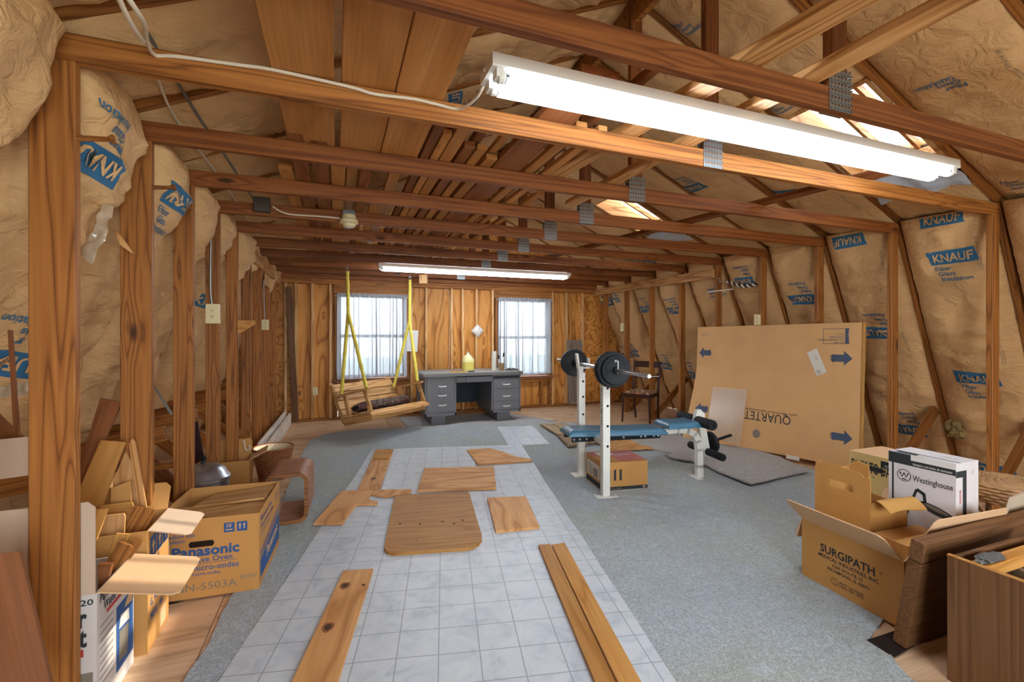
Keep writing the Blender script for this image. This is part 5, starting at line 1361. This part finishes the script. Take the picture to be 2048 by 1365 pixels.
pm.text('MAGNIFIER', lambda x, y: fr_(.028 + y, B0 - .12 - x), .018, 2, bold=.02, sx=.7)
disc(pm, fr_, .135, B0 - .045, .009, 5, .007)
tpf = plane((0, 0, hW), (1, 0, 0), (0, 1, 0), .0008)
rect(pm, tpf, .0, wW, .035, .045, 0); rect(pm, tpf, .03, .12, .0, .035, 0); pm.text('Vision', lambda x, y: tpf(.17 + x, .09 + y), .03, 5)
imprint(b, pm, PR)
# yellow box on a carton behind
t, b = carton('carton', 'plain tan carton under the yellow light box behind the medical carton', (3.02, 1.93, .013), R(-90), .46, .30, .335, [M_CARDLT], closed=True)
t, b = carton('light_box', 'pale yellow box with bold black lettering behind the white lamp box', (3.0, 1.93, .350), R(-91), .46, .30, .225, [plain('yellow_card', 'd9bf7c', .5)], closed=True)
pm = MB(); f = face('front', .46, .3, .225); g = f(0, 0)
pm.text('DUSK TO DAWN', lambda x, y: g(.012 + x, .115 + y), .092, 0, bold=.02, sx=.40)
hole = [(.10, .145), (.115, .16), (.19, .16), (.205, .145), (.19, .13), (.115, .13)]
pm.add([g(*p_) + Vector((-.0006, 0, 0)) for p_ in hole], [(0, 1, 2, 3, 4, 5)], 0)
rect(pm, g, .18, .46, .165, .205, 0); pm.text('REDUCE ENERGY', lambda x, y: g(.20 + x, .17 + y) + Vector((-.0006, 0, 0)), .02, 3, bold=.02, sx=.8)
for k in range(5): disc(pm, g, .02 + .03 * k, .095, .004, 0, 0, 8)
rect(pm, plane((0, 0, .225), (1, 0, 0), (0, 1, 0), .0008), .005, .455, .005, .295, 7)
imprint(b, pm, PR)
# wicker stool
ws = thing('wicker_stool', 'round woven wicker stool behind the white lamp box', 'stool', (3.50, 1.42, .0))
M_WICK = plain('wicker', 'a8835a', .7, var=.4)
mb = MB()
for k in range(11):
    r = .02 + .0155 * k
    mb.tube([(r * math.cos(a), r * math.sin(a), .488 - .0006 * k * k * .3 + .004 * math.sin(a * (10 + k) + k * 1.6)) for a in [2 * math.pi * j / 60 for j in range(60)]], .0085, 6, closed=True)
mb.build('woven_top', M_WICK, ws, smooth=True)
mb = MB()
for k in range(6):
    r = .192 + .012 * math.sin(k * .6)
    mb.tube([((r + .005 * math.sin(a * 24 + math.pi * k)) * math.cos(a), (r + .005 * math.sin(a * 24 + math.pi * k)) * math.sin(a), .472 - .0165 * k) for a in [2 * math.pi * j / 120 for j in range(120)]], .009, 6, closed=True)
for j in range(24):
    a = 2 * math.pi * j / 24; mb.tube([(.185 * math.cos(a), .185 * math.sin(a), .48), (.188 * math.cos(a), .188 * math.sin(a), .38)], .005, 5)
mb.build('woven_rim', M_WICK, ws, smooth=True)
for k in range(4):
    a = R(45 + 90 * k)
    MB().tube([(.15 * math.cos(a), .15 * math.sin(a), .42), (.175 * math.cos(a), .175 * math.sin(a), .0)], .014, 10).build('leg', W['old'], ws, smooth=True)
    c = a + R(90)
    MB().tube([(.16 * math.cos(a), .16 * math.sin(a), .20), (.15 * math.cos(c), .15 * math.sin(c), .38)], .008, 8).build('stretcher', W['old'], ws, smooth=True)
cut('beige_card', [aY(2008, 1056, 1.19), aY(2024, 997, 1.20), aY(2060, 982, 1.20), aY(2100, 1060, 1.19)], .012, plain('beige_panel', 'b9a992', .6), (0, 3), label='beige panel standing behind the leaning wooden planks at the right edge', cat='panel')
# two thick planks joined into a panel, leaning on the drawer
pn = thing('joined_planks', 'thick dark panel of two joined planks leaning on the wooden drawer box', 'panel', (2.17, 1.175, .013))
ln = Vector((0, -.066, .452)).normalized()
for s0, s1 in ((0, .372), (.376, .462)):
    c = (s0 + s1) / 2
    o = MB().box(0, 1.0, -(s1 - s0) / 2, (s1 - s0) / 2, -.05, 0, 0, None, .004).build('plank', W['old'], pn)
    o.matrix_basis = frame((1, 0, 0), ln.cross(Vector((1, 0, 0))) * -1 if False else Vector((1, 0, 0)).cross(ln), ln * c)
# drawer box with odds and ends
db = thing('drawer_box', 'tall open brown wooden drawer box at the lower right corner', 'box', (2.148, 1.03, .001), (0, 0, 0))
for nm, q in (('side_panel', (0, .018, -.60, 0, 0, .468)), ('side_panel', (.66, .678, -.60, 0, 0, .468)), ('end_panel', (.018, .66, -.018, 0, 0, .462)), ('end_panel', (.018, .66, -.60, -.582, 0, .462)), ('bottom', (.018, .66, -.582, -.018, 0, .012))):
    x0, x1, y0, y1, z0, z1 = q
    if nm == 'side_panel':
        o = MB().box(0, z1 - z0, y0, y1, -(x1 - x0) / 2, (x1 - x0) / 2, 0, None, .0025).build(nm, W['old'], db); o.matrix_basis = Matrix(((0, 0, 1, (x0 + x1) / 2), (0, 1, 0, 0), (-1, 0, 0, z1), (0, 0, 0, 1)))
    else: MB().box(x0, x1, y0, y1, z0, z1, 0, None, .0025).build(nm, W['old'], db)
MB().box(-.0005, .0185, -.60, -.0, .4681, .471).build('top_edge', W['oak'], db)
board('wood_bar', (2.172, .955, .44), (2.80, .955, .44), .05, .045, (0, 0, 1), W['oak'], cat='board', label='thick wooden bar lying in the top of the drawer box')
board('wood_bar', (2.30, .60, .40), (2.44, 1.0, .40), .03, .03, (0, 0, 1), W['grey'], cat='board', label='thin grey stick lying crosswise in the drawer box')
def lump(name, c, sx, sy, sz, mat, label, cat, seed, fr=7):
    def G(u, v):
        a, b_ = u * 2 * math.pi, (v - .5) * math.pi
        d = Vector((math.cos(a) * math.cos(b_), math.sin(a) * math.cos(b_), math.sin(b_)))
        r = 1 + .55 * noise.noise(d * 1.7 + Vector((seed, 0, 0))) + .35 * abs(noise.noise(d * fr + Vector((0, seed, 0))))
        return Vector(c) + Vector((d.x * sx, d.y * sy, d.z * sz)) * r
    return tag(MB().grid(G, 40, 24).build(name, mat, None, smooth=50), label, cat)
M_FILM = plain('white_film', 'c9c9cc', .3, spec=.5)
lump('crumpled_film', (2.60, .90, .415), .10, .06, .035, M_FILM, 'crumpled white plastic film beside the bar in the drawer box', 'plastic', 3)
lump('lead_scrap', (2.26, .955, .475), .07, .022, .012, plain('grey_scrap', '6a6a68', .5, .4, var=.3), 'grey flattened scrap on top of the bar in the drawer box', 'scrap', 9)
cut('black_tray', [(2.24, .62, .33), (2.45, .62, .33), (2.45, .90, .33), (2.24, .90, .33)], .05, M_BLACK, (0, 1), label='black slab lying inside the drawer box', cat='tray')

# ------------------------------------------------------------------ left foreground
# shredder carton behind the nearest post
M_SHW = plain('white_box_print', 'c9c3bd', .45)
t, b = carton('shredder_box', 'white shredder carton behind the nearest left post, front flap standing up', (-1.06, 1.935, .001), 0, .31, .30, .43, [M_SHW, M_CARDGREY, M_SHW],
              [('right', .235, -13, 0, 0, M_CARDLT), ('front', .31, 90, 0, .0, M_CARDGREY), ('left', .22, 40, 0, 0, M_CARDLT)])
pm = MB(); f = face('front', .31, .3, .43); g = f(0, 0)
pm.text('PP220', lambda x, y: g(.21 + x, .395 + y), .028, 0, bold=.02, sx=1.3)
for k, s_ in enumerate(('Shredder', 'Basket')): pm.text(s_, lambda x, y, k=k: g(.282 + x, .325 - .065 * k + y), .088, 0, align='RIGHT', bold=.035, sx=.62)
rect(pm, g, .15, .275, .225, .250, 2); pm.text('for in one pass!', lambda x, y: g(.268 + x, .231 + y) + Vector((0, -.0006, 0)), .018, 6, align='RIGHT', bold=.02)
rect(pm, g, .03, .30, .02, .17, 5); pm.add([g(*q) + Vector((0, -.0006, 0)) for q in ((.12, .03), (.28, .03), (.29, .13), (.2, .15), (.13, .12))], [(0, 1, 2, 3, 4)], 0)
f = face('right', .31, .3, .43); g = f(0, 0); e = Vector((.0006, 0, 0))
pm.text('Paper Shredder', lambda x, y: g(.02 + x, .385 + y), .042, 0, bold=.03, sx=.80); pm.text('Waste Basket', lambda x, y: g(.05 + x, .345 + y), .042, 0, bold=.03, sx=.80)
rect(pm, g, .07, .28, .325, .338, 2)
rect(pm, g, .145, .292, .06, .30, 1)
pm.add([g(*q) + e for q in ((.165, .09), (.235, .08), (.25, .19), (.17, .20))], [(0, 1, 2, 3)], 5); pm.add([g(*q) + e for q in ((.165, .21), (.255, .20), (.25, .245), (.18, .255))], [(0, 1, 2, 3)], 3)
pm.add([g(*q) + e for q in ((.21, .265), (.285, .255), (.285, .295), (.24, .295))], [(0, 1, 2, 3)], 7)
for k in range(9): rect(pm, g, .02, .12, .30 - .025 * k, .304 - .025 * k, 5)
imprint(b, pm, PR)
# brown shipping carton next to it
t, b = carton('shipping_carton', 'tall brown shipping carton holding scrap boards, beside the white shredder carton', (-1.08, 2.262, .001), R(1), .365, .265, .50, [M_CARD, M_CARDLT],
              [('right', .15, -16, 0, 0, M_CARDGREY), ('back', .12, 60, 0, 0, M_CARD)])
pm = MB(); g = face('right', .365, .265, .5)(0, 0); e = Vector((.0006, 0, 0))
for k in range(3):
    x0 = .03 + .078 * k; rect(pm, g, x0, x0 + .066, .37, .46, 1)
    for q in ([(x0 + .033, .445), (x0 + .012, .415), (x0 + .026, .415), (x0 + .026, .385), (x0 + .042, .385), (x0 + .042, .415), (x0 + .054, .415)],): pm.add([g(*p_) + e for p_ in q], [tuple(range(7))], 7)
pm.text('SAFETY', lambda x, y: g(.04 + x, .335 + y), .03, 1)
for k, s_ in enumerate(('N. W.', 'G. W.', 'MEAS. 14A')): pm.text(s_, lambda x, y, k=k: g(.03 + x, .235 - .058 * k + y), .045, 1, bold=.02, sx=.75)
rect(pm, g, .15, .22, .02, .10, 7)
imprint(b, pm, PR)
# microwave carton
rzP = R(-4); PO = Vector((-.834, 2.656, .013)); wP, dP, hP = .47, .53, .385
t, b = carton('microwave_carton', 'brown microwave oven carton with blue lettering, sheets of plywood inside', PO, rzP, wP, dP, hP, [M_CARD, M_CARDIN], [])
pm = MB(); f = face('front', wP, dP, hP); g = f(0, 0)
pm.text('Panasonic', lambda x, y: g(.092 + x, .205 + y), .068, 1, bold=.035, sx=1.08)
pm.text('Microwave Oven', lambda x, y: g(.075 + x, .172 + y), .040, 1, bold=.012); rect(pm, g, .075, .37, .165, .167, 1)
pm.text('Four à micro-ondes', lambda x, y: g(.06 + x, .132 + y), .040, 1, bold=.012); pm.text('Horno de micro-ondas', lambda x, y: g(.075 + x, .108 + y), .024, 1, bold=.008)
pm.text('NN-5503A', lambda x, y: g(.10 + x, .035 + y), .052, 5, sx=1.15); pm.text('800W', lambda x, y: g(.385 + x, .065 + y), .028, 5, sx=1.1)
pm.text('Medium size\nMediano', lambda x, y: g(.06 + x, .30 + y), .026, 1, bold=.01)
for x0 in (.315, .372):
    rect(pm, g, x0, x0 + .046, .305, .352, 1)
e = Vector((0, -.0006, 0))
pm.text('10', lambda x, y: g(.322 + x, .329 + y) + e, .026, 7, bold=.02); rect(pm, lambda x, y: g(x, y) + e, .322, .353, .315, .320, 7)
for x0 in (.381, .400):
    rect(pm, lambda x, y: g(x, y) + e, x0 + .002, x0 + .007, .316, .336, 7); pm.add([g(*q) + e for q in ((x0 - .002, .335), (x0 + .011, .335), (x0 + .0045, .345))], [(0, 1, 2)], 7)
slot = [(.165, .255), (.172, .247), (.265, .247), (.272, .255), (.272, .268), (.265, .276), (.172, .276), (.165, .268)]
pm.add([g(*q) for q in slot], [tuple(range(8))], 8)
rect(pm, g, .045, .085, .225, .29, 3)
for k in range(7): rect(pm, lambda x, y: g(x, y) + e, .05 + .005 * k, .052 + .005 * k, .235, .28, 0)
g = face('right', wP, dP, hP)(0, 0); e = Vector((.0006, 0, 0))
pm.add([g(.03, .04), g(.52, .04), g(.52, .20), g(.03, .13)], [(0, 1, 2, 3)], 1)
for k in range(3): pm.add([g(.03, .14 + .014 * k), g(.52, .21 + .016 * k), g(.52, .217 + .016 * k), g(.03, .147 + .014 * k)], [(0, 1, 2, 3)], 1)
pm.text('Panasonic', lambda x, y: g(.17 + x, .085 + y + .1 * x) + e, .075, 7, bold=.03)
pm.text('Microwave Oven', lambda x, y: g(.04 + x, .325 + y), .038, 1, bold=.01); pm.text('Four à micro-ondes', lambda x, y: g(.04 + x, .285 + y), .038, 1, bold=.01); pm.text('Horno de micro-ondas', lambda x, y: g(.04 + x, .255 + y), .024, 1)
for k in range(3): rect(pm, g, .40, .50, .345 - .02 * k, .35 - .02 * k, 1)
imprint(b, pm, PR + [W['dark']])
MP = Matrix.Translation(PO) @ Matrix.Rotation(rzP, 4, 'Z')
cut('plywood_square', [MP @ Vector(q) for q in ((.008, .012, .35), (wP - .012, .012, .372), (wP - .012, .30, .37), (.012, .30, .35))], .012, W['swinglight'], (0, 1), toward=(0, 0, 1), label='plywood square with a pencilled circle lying in the front of the microwave carton', cat='board')
cut('plywood_square', [MP @ Vector(q) for q in ((.10, .26, .366), (wP - .02, .22, .392), (wP - .015, .50, .37), (.14, .515, .35))], .012, W['swinglight'], (0, 1), toward=(0, 0, 1), label='plywood square lying on top at the back of the microwave carton', cat='board')
# bent ply stool
bs = thing('bentwood_stool', 'rosy bent plywood cube stool on the carpet beside the microwave carton', 'stool', (-.315, 3.44, .013), (0, 0, R(-3)))
def loop(w_, h_, r, n=7):
    out = []
    for cx, cy, a0 in ((w_ / 2 - r, r, -90), (w_ / 2 - r, h_ - r, 0), (-w_ / 2 + r, h_ - r, 90), (-w_ / 2 + r, r, 180)):
        for k in range(n + 1):
            a = R(a0 + 90 * k / n); out.append((cx + r * math.cos(a), cy + r * math.sin(a)))
    return out
oo, ii = loop(.27, .345, .065), loop(.27 - .05, .345 - .05, .045)
n = len(oo); vs = []; fs = []
for y in (0, .40): vs += [(x, y, z) for x, z in oo] + [(x, y, z + .025) for x, z in ii]
mb = MB(); mb.v = vs
for i in range(n):
    j = (i + 1) % n
    mb.f += [(i, j, 2 * n + j, 2 * n + i), (n + j, n + i, 3 * n + i, 3 * n + j), (j, i, n + i, n + j), (2 * n + i, 2 * n + j, 3 * n + j, 3 * n + i)]; mb.m += [0, 0, 1, 1]
mb.build('bent_shell', [W['stool'], W['stooledge']], bs, smooth=35)
# steamer pot
pot = thing('steamer_pot', 'aluminium steamer pot with domed lid behind the microwave carton', 'pot', (-.82, 3.55, .012))
pot.scale = (1.06, 1.06, 1.2)
M_ALU = plain('aluminium', 'a9adb2', .3, .9, var=.1)
MB().lathe([(.135, 0), (.14, .01), (.14, .27), (.146, .275), (.146, .282), (.138, .282), (.135, .02), (0, .018)], 40).build('pot_body', M_ALU, pot, smooth=True)
ld = MB().lathe([(.147, .2825), (.147, .292), (.138, .30), (.12, .33), (.085, .353), (.04, .364), (0, .367)], 40).build('lid', M_ALU, pot, smooth=True)
MB().lathe([(.012, .365), (.01, .38), (.018, .388), (.02, .398), (.014, .406), (0, .407)], 18).build('knob', M_BLACK, ld, smooth=True)
MB().box(-.045, .045, -.165, -.14, .225, .25, 0, None, .006).build('handle', M_BLACK, pot, label='black side handle')
MB().tube([(.14, .03, .13), (.17, .035, .13), (.18, .037, .16), (.18, .037, .10)], .011, 10).tube([(.165, .035, .15), (.195, .04, .165)], .006, 8).build('tap', M_CHROME, pot, smooth=True, label='chrome drain tap')
# open carton behind it
t, b = carton('carton', 'small open brown carton with twine on its flap beside the woven basket', (-.93, 4.30, .001), R(3), .26, .25, .26, [M_CARD, M_CARDIN], [('back', .13, 84, 0, 0, M_CARD), ('right', .14, 26, 0, 0, M_CARDLT)])
cable('twine', [(-.75, 4.53, .385), (-.74, 4.525, .36), (-.735, 4.52, .32), (-.72, 4.52, .30), (-.70, 4.52, .31), (-.705, 4.525, .345)], .005, M_LABEL, 'loop of white twine hanging on the flap of the small open carton', 'twine')
# woven basket
bk = thing('woven_basket', 'tapered dark woven waste basket with pale lining near the left studs', 'basket', (-.53, 4.62, .001))
M_BASK = NT('brown_weave', .6); v_ = M_BASK.coords((1, 1, 1), rand=False); sp = M_BASK.n('ShaderNodeSeparateXYZ', Vector=v_)
ck = M_BASK.n('ShaderNodeTexNoise', Vector=v_, Scale=40.0, Detail=2.0).outputs[0]
M_BASK.base(M_BASK.mix(ck, hexlin('5e2f18'), hexlin('a0603a'))); M_BASK = M_BASK.mat
M_STRAW = plain('straw', 'b58a58', .6)
rb = lambda z: .105 + .055 * z / .28
mb = MB()
NW = 48
for k in range(19):
    z = .012 + .0142 * k
    mb.tube([((rb(z) + .004 * (1 if (j + k) % 2 else -1)) * math.cos(2 * math.pi * j / NW), (rb(z) + .004 * (1 if (j + k) % 2 else -1)) * math.sin(2 * math.pi * j / NW), z) for j in range(NW)], .0068, 5, 0, closed=True)
mb.build('weave', M_BASK, bk, smooth=True)
mb = MB()
for j in range(NW):
    a = 2 * math.pi * (j + .5) / NW; mb.tube([((rb(z) + .001) * math.cos(a), (rb(z) + .001) * math.sin(a), z) for z in (0, .28)], .0035, 4)
mb.build('stakes', M_STRAW, bk)['kind'] = 'stuff'
MB().tube([(.166 * math.cos(a), .166 * math.sin(a), .284) for a in [2 * math.pi * j / 48 for j in range(48)]], .009, 8, closed=True).build('rim', M_BASK, bk, smooth=True)
MB().lathe([(.0, .03), (.10, .03), (.15, .27), (.158, .284), (.156, .284), (.147, .26), (.10, .20), (0, .22)], 36).build('lining', plain('cloth_lining', 'cfc3a4', .8, var=.2), bk, smooth=True)
mb = MB()
for k in range(6): mb.tube([(-.09 + .03 * k, -.1, .235), (-.05 + .02 * k, .02, .245), (.02 + .012 * k, .11, .235)], .0025, 5)
mb.build('dry_stems', plain('dry_stems', '7d7a4a', .8), bk)['kind'] = 'stuff'
# whitewashed boards along the left wall
for k, (x, z, nm) in enumerate(((-.735, .10, 'back'), (-.67, .085, 'front'))):
    board('edge_board', (x, 5.25, z), (x + .05, 7.30, z), .028, 2 * z, (0, 0, 1), W['whiteboard'], cat='board', label='long whitish board standing on edge along the left studs, %s one of two' % nm)

# scrap boards
def lean(name, pp, y0, k, th, mat, label, grain=(0, 1), parent=None):
    n = Vector((0, 1, -k)); o_ = Vector((0, y0, 0)); out = []
    for px, py in pp:
        d = ray(px, py); out.append(EYE + d * ((o_ - EYE).dot(n) / d.dot(n)))
    return cut(name, out, th, mat, grain, label=label, cat='board')
lean('scrap_board', [(200, 797), (241, 805), (240, 812), (196, 910), (165, 1010), (150, 1040), (150, 960)], 2.50, .06, .018, W['brownply'], 'dark brown board with a squared top, tallest in the left scrap pile', (6, 0))
lean('scrap_board', [(201, 881), (251, 885), (228, 945), (200, 1030), (152, 1030), (156, 985)], 2.40, .06, .010, W['oak'], 'orange plywood panel leaning in front of the tall dark board', (5, 0))
lean('trim_moulding', [(258, 888), (264, 878), (269, 884), (292, 1012), (294, 1060), (283, 1060)], 2.44, .04, .012, W['pine'], 'thin pale moulding strip standing at the right of the scrap pile', (0, 4))
lean('scrap_board', [(226, 965), (250, 905), (262, 925), (277, 1010), (282, 1060), (222, 1060)], 2.51, .02, .012, W['ply'], 'knotty plywood board at the back of the scrap pile', (5, 1))
lean('scrap_board', [(222, 976), (262, 962), (262, 1060), (220, 1060)], 2.47, .02, .008, M_CARD, 'plain brown cardboard piece standing behind the scrap boards', (0, 3))
lean('scrap_board', [(200, 1012), (264, 1006), (266, 1012), (258, 1070), (240, 1110), (196, 1110)], 2.40, .03, .010, W['oak'], 'orange square board across the middle of the scrap pile', (0, 1))
lean('scrap_board', [(266, 1013), (306, 1020), (309, 1024), (280, 1082), (258, 1110), (238, 1100)], 2.36, .03, .010, W['stud'], 'grained board tipping right at the edge of the shipping carton', (4, 2))
lean('scrap_board', [(195, 1034), (247, 1028), (250, 1034), (246, 1100), (192, 1120)], 2.33, .02, .010, W['ply'], 'pale board with torn face in the middle of the scrap pile', (4, 0))
lean('scrap_board', [(188, 1020), (211, 1019), (214, 1022), (192, 1082), (187, 1086)], 2.10, .03, .012, W['oak'], 'small narrow board by the upright white flap', (4, 1))
lean('scrap_board', [(236, 1084), (261, 1093), (264, 1097), (214, 1180), (204, 1190), (200, 1180)], 2.12, .05, .016, W['stud'], 'board with a pale sawn end, front of the scrap pile', (4, 1))
lean('scrap_board', [(263, 1080), (281, 1085), (279, 1093), (222, 1172), (212, 1186), (214, 1172)], 2.16, .05, .014, W['stud'], 'narrow stick with a pale sawn end beside the front board', (4, 1))
lean('scrap_board', [(195, 1130), (223, 1130), (215, 1165), (204, 1188), (196, 1184)], 2.05, .03, .02, W['brownply'], 'short dark board end inside the white shredder carton', (0, 1))
lean('scrap_board', [(232, 1068), (259, 1070), (252, 1082), (228, 1118), (212, 1130)], 2.2, .04, .012, W['oak'], 'short orange board behind the sawn end board', (4, 1))
# plywood sheet and sticks at the left edge
cut('plywood_sheet_offcut', [aY(-60, 1112, 1.60), aY(38, 1104, 1.60), aY(104, 1372, 1.50), aY(120, 1440, 1.47), aY(-60, 1440, 1.47)], .018, W['brownply'], (3, 1), label='reddish plywood sheet leaning at the bottom left corner in front of the post', cat='board')
cut('card_sheet', [aY(-60, 886, 2.05), aY(66, 873, 2.05), aY(85, 872, 2.05), aY(85, 948, 2.05), aY(66, 950, 2.05), aY(-60, 968, 2.05)], .006, M_CARDGREY, (0, 2), label='pale upright carton flap at the left edge behind the plywood sheet', cat='carton flap')
lean('thin_stick', [(15, 660), (22, 661), (37, 872), (27, 874)], 2.12, .0, .012, W['brownply'], 'thin dark reddish stick standing at the far left edge', (0, 3))
lean('scrap_board', [(-30, 800), (0, 835), (44, 876), (36, 884), (-30, 884)], 2.15, .0, .015, W['brownply'], 'dark board leaning behind the pale flap at the left edge', (0, 2))
# behind the left studs
board('scrap_board', Vector((-1.30, 3.9, .52)), Vector((-.88, 3.75, .05)), .09, .03, (0, 1, 0), W['brownply'], cat='board', label='dark board leaning between the third and fourth left studs')
lean('grey_rod', [(306, 774), (309, 772), (345, 828), (341, 831)], 3.05, 0, .006, M_STEEL, 'thin grey metal rod leaning behind the second left stud', (0, 2))
lean('dark_door_panel', [(384, 800), (388, 806), (408, 920), (386, 930)], 4.05, 0, .02, plain('dark_maroon', '3a1f22', .5), 'narrow dark maroon panel between the third and fourth left studs', (0, 2))
lean('scrap_board', [(300, 930), (345, 926), (384, 921), (384, 931), (345, 937), (300, 943)], 3.4, 0, .03, W['stud'], 'short horizontal board behind the third left stud', (0, 2))
lump('plastic_bundle', (-1.45, 3.55, .16), .16, .20, .14, plain('blue_grey_film', '9aa3ab', .25, var=.3, spec=.6), 'crumpled grey-blue plastic bundle on the floor behind the left studs', 'plastic', 5, 5)
# torn vapour barrier strips and a shim on the left batts
M_CLEAR = plain('torn_clear_film', 'b7a68c', .12, var=.3, spec=.8)
def strip(pp, y, label, seed):
    P_ = [aY(a, b_, y) for a, b_ in pp]
    def G(u, v):
        a = P_[0].lerp(P_[1], u).lerp(P_[3].lerp(P_[2], u), v); return a + Vector((.02, 0, 0)) * noise.noise(a * 14 + Vector((seed, 0, 0))) + Vector((0, -.03, .01)) * abs(noise.noise(a * 22))
    tag(MB().grid(G, 16, 30).build('plastic_strip', M_CLEAR, None, smooth='all'), label, 'plastic strip')
strip([(222, 352), (240, 360), (218, 430), (196, 415)], 2.35, 'torn shiny plastic strip hanging below the left printed batt, upper one', 1)
strip([(205, 408), (232, 418), (186, 530), (164, 518)], 2.30, 'torn shiny plastic strip hanging below the left printed batt, lower one', 4)
strip([(24, 330), (66, 320), (40, 405), (2, 420)], 2.05, 'torn shiny plastic at the far left edge beside the nearest post', 7)
strip([(-20, 780), (60, 762), (64, 790), (-20, 800)], 2.35, 'band of torn clear plastic at the far left edge low on the batt', 8)
lean('wood_shim', [(228, 459), (240, 470), (268, 508), (262, 506), (240, 490)], 2.45, 0, .008, W['pine'], 'pale pointed wood shim stuck by the second left stud', (0, 2))
# hole in the right batt with glass wool showing
o_, up_, rt_, nn_, Ls_ = SURF['RL']
d = ray(1908, 862); hp = EYE + d * ((o_ - EYE).dot(nn_) / d.dot(nn_) * .97)
def G(u, v):
    a, b_ = u * 2 * math.pi, v; r = .10 * b_
    q = hp + Vector((0, 1, 0)) * (r * math.cos(a) * .8) + up_ * (r * math.sin(a))
    return q + nn_ * (.05 * (1 - b_ ** 2) + .04 * noise.noise(q * 26) + .02 * noise.noise(q * 60) - .01)
MB().grid(G, 40, 14).build('glass_wool', M_BATT, wall_right, smooth='all')

# torn kraft flap drooping over the strips
a_, b_, c_, d_ = aY(742, 346, 3.16), aY(812, 358, 3.10), aY(800, 380, 2.95), aY(752, 376, 2.98)
def G(u, v):
    p = a_.lerp(b_, u).lerp(d_.lerp(c_, u), v); p = Vector((p.x, p.y, max(p.z, zt_ + .012) + .045 + .03 * noise.noise(p * 9) + .02 * abs(noise.noise(p * 21)))); return p
tag(MB().grid(G, 22, 14).build('kraft_scrap', M_KRAFT, None, smooth='all'), 'torn crumpled kraft paper flap drooping onto the strips over the joists', 'paper')
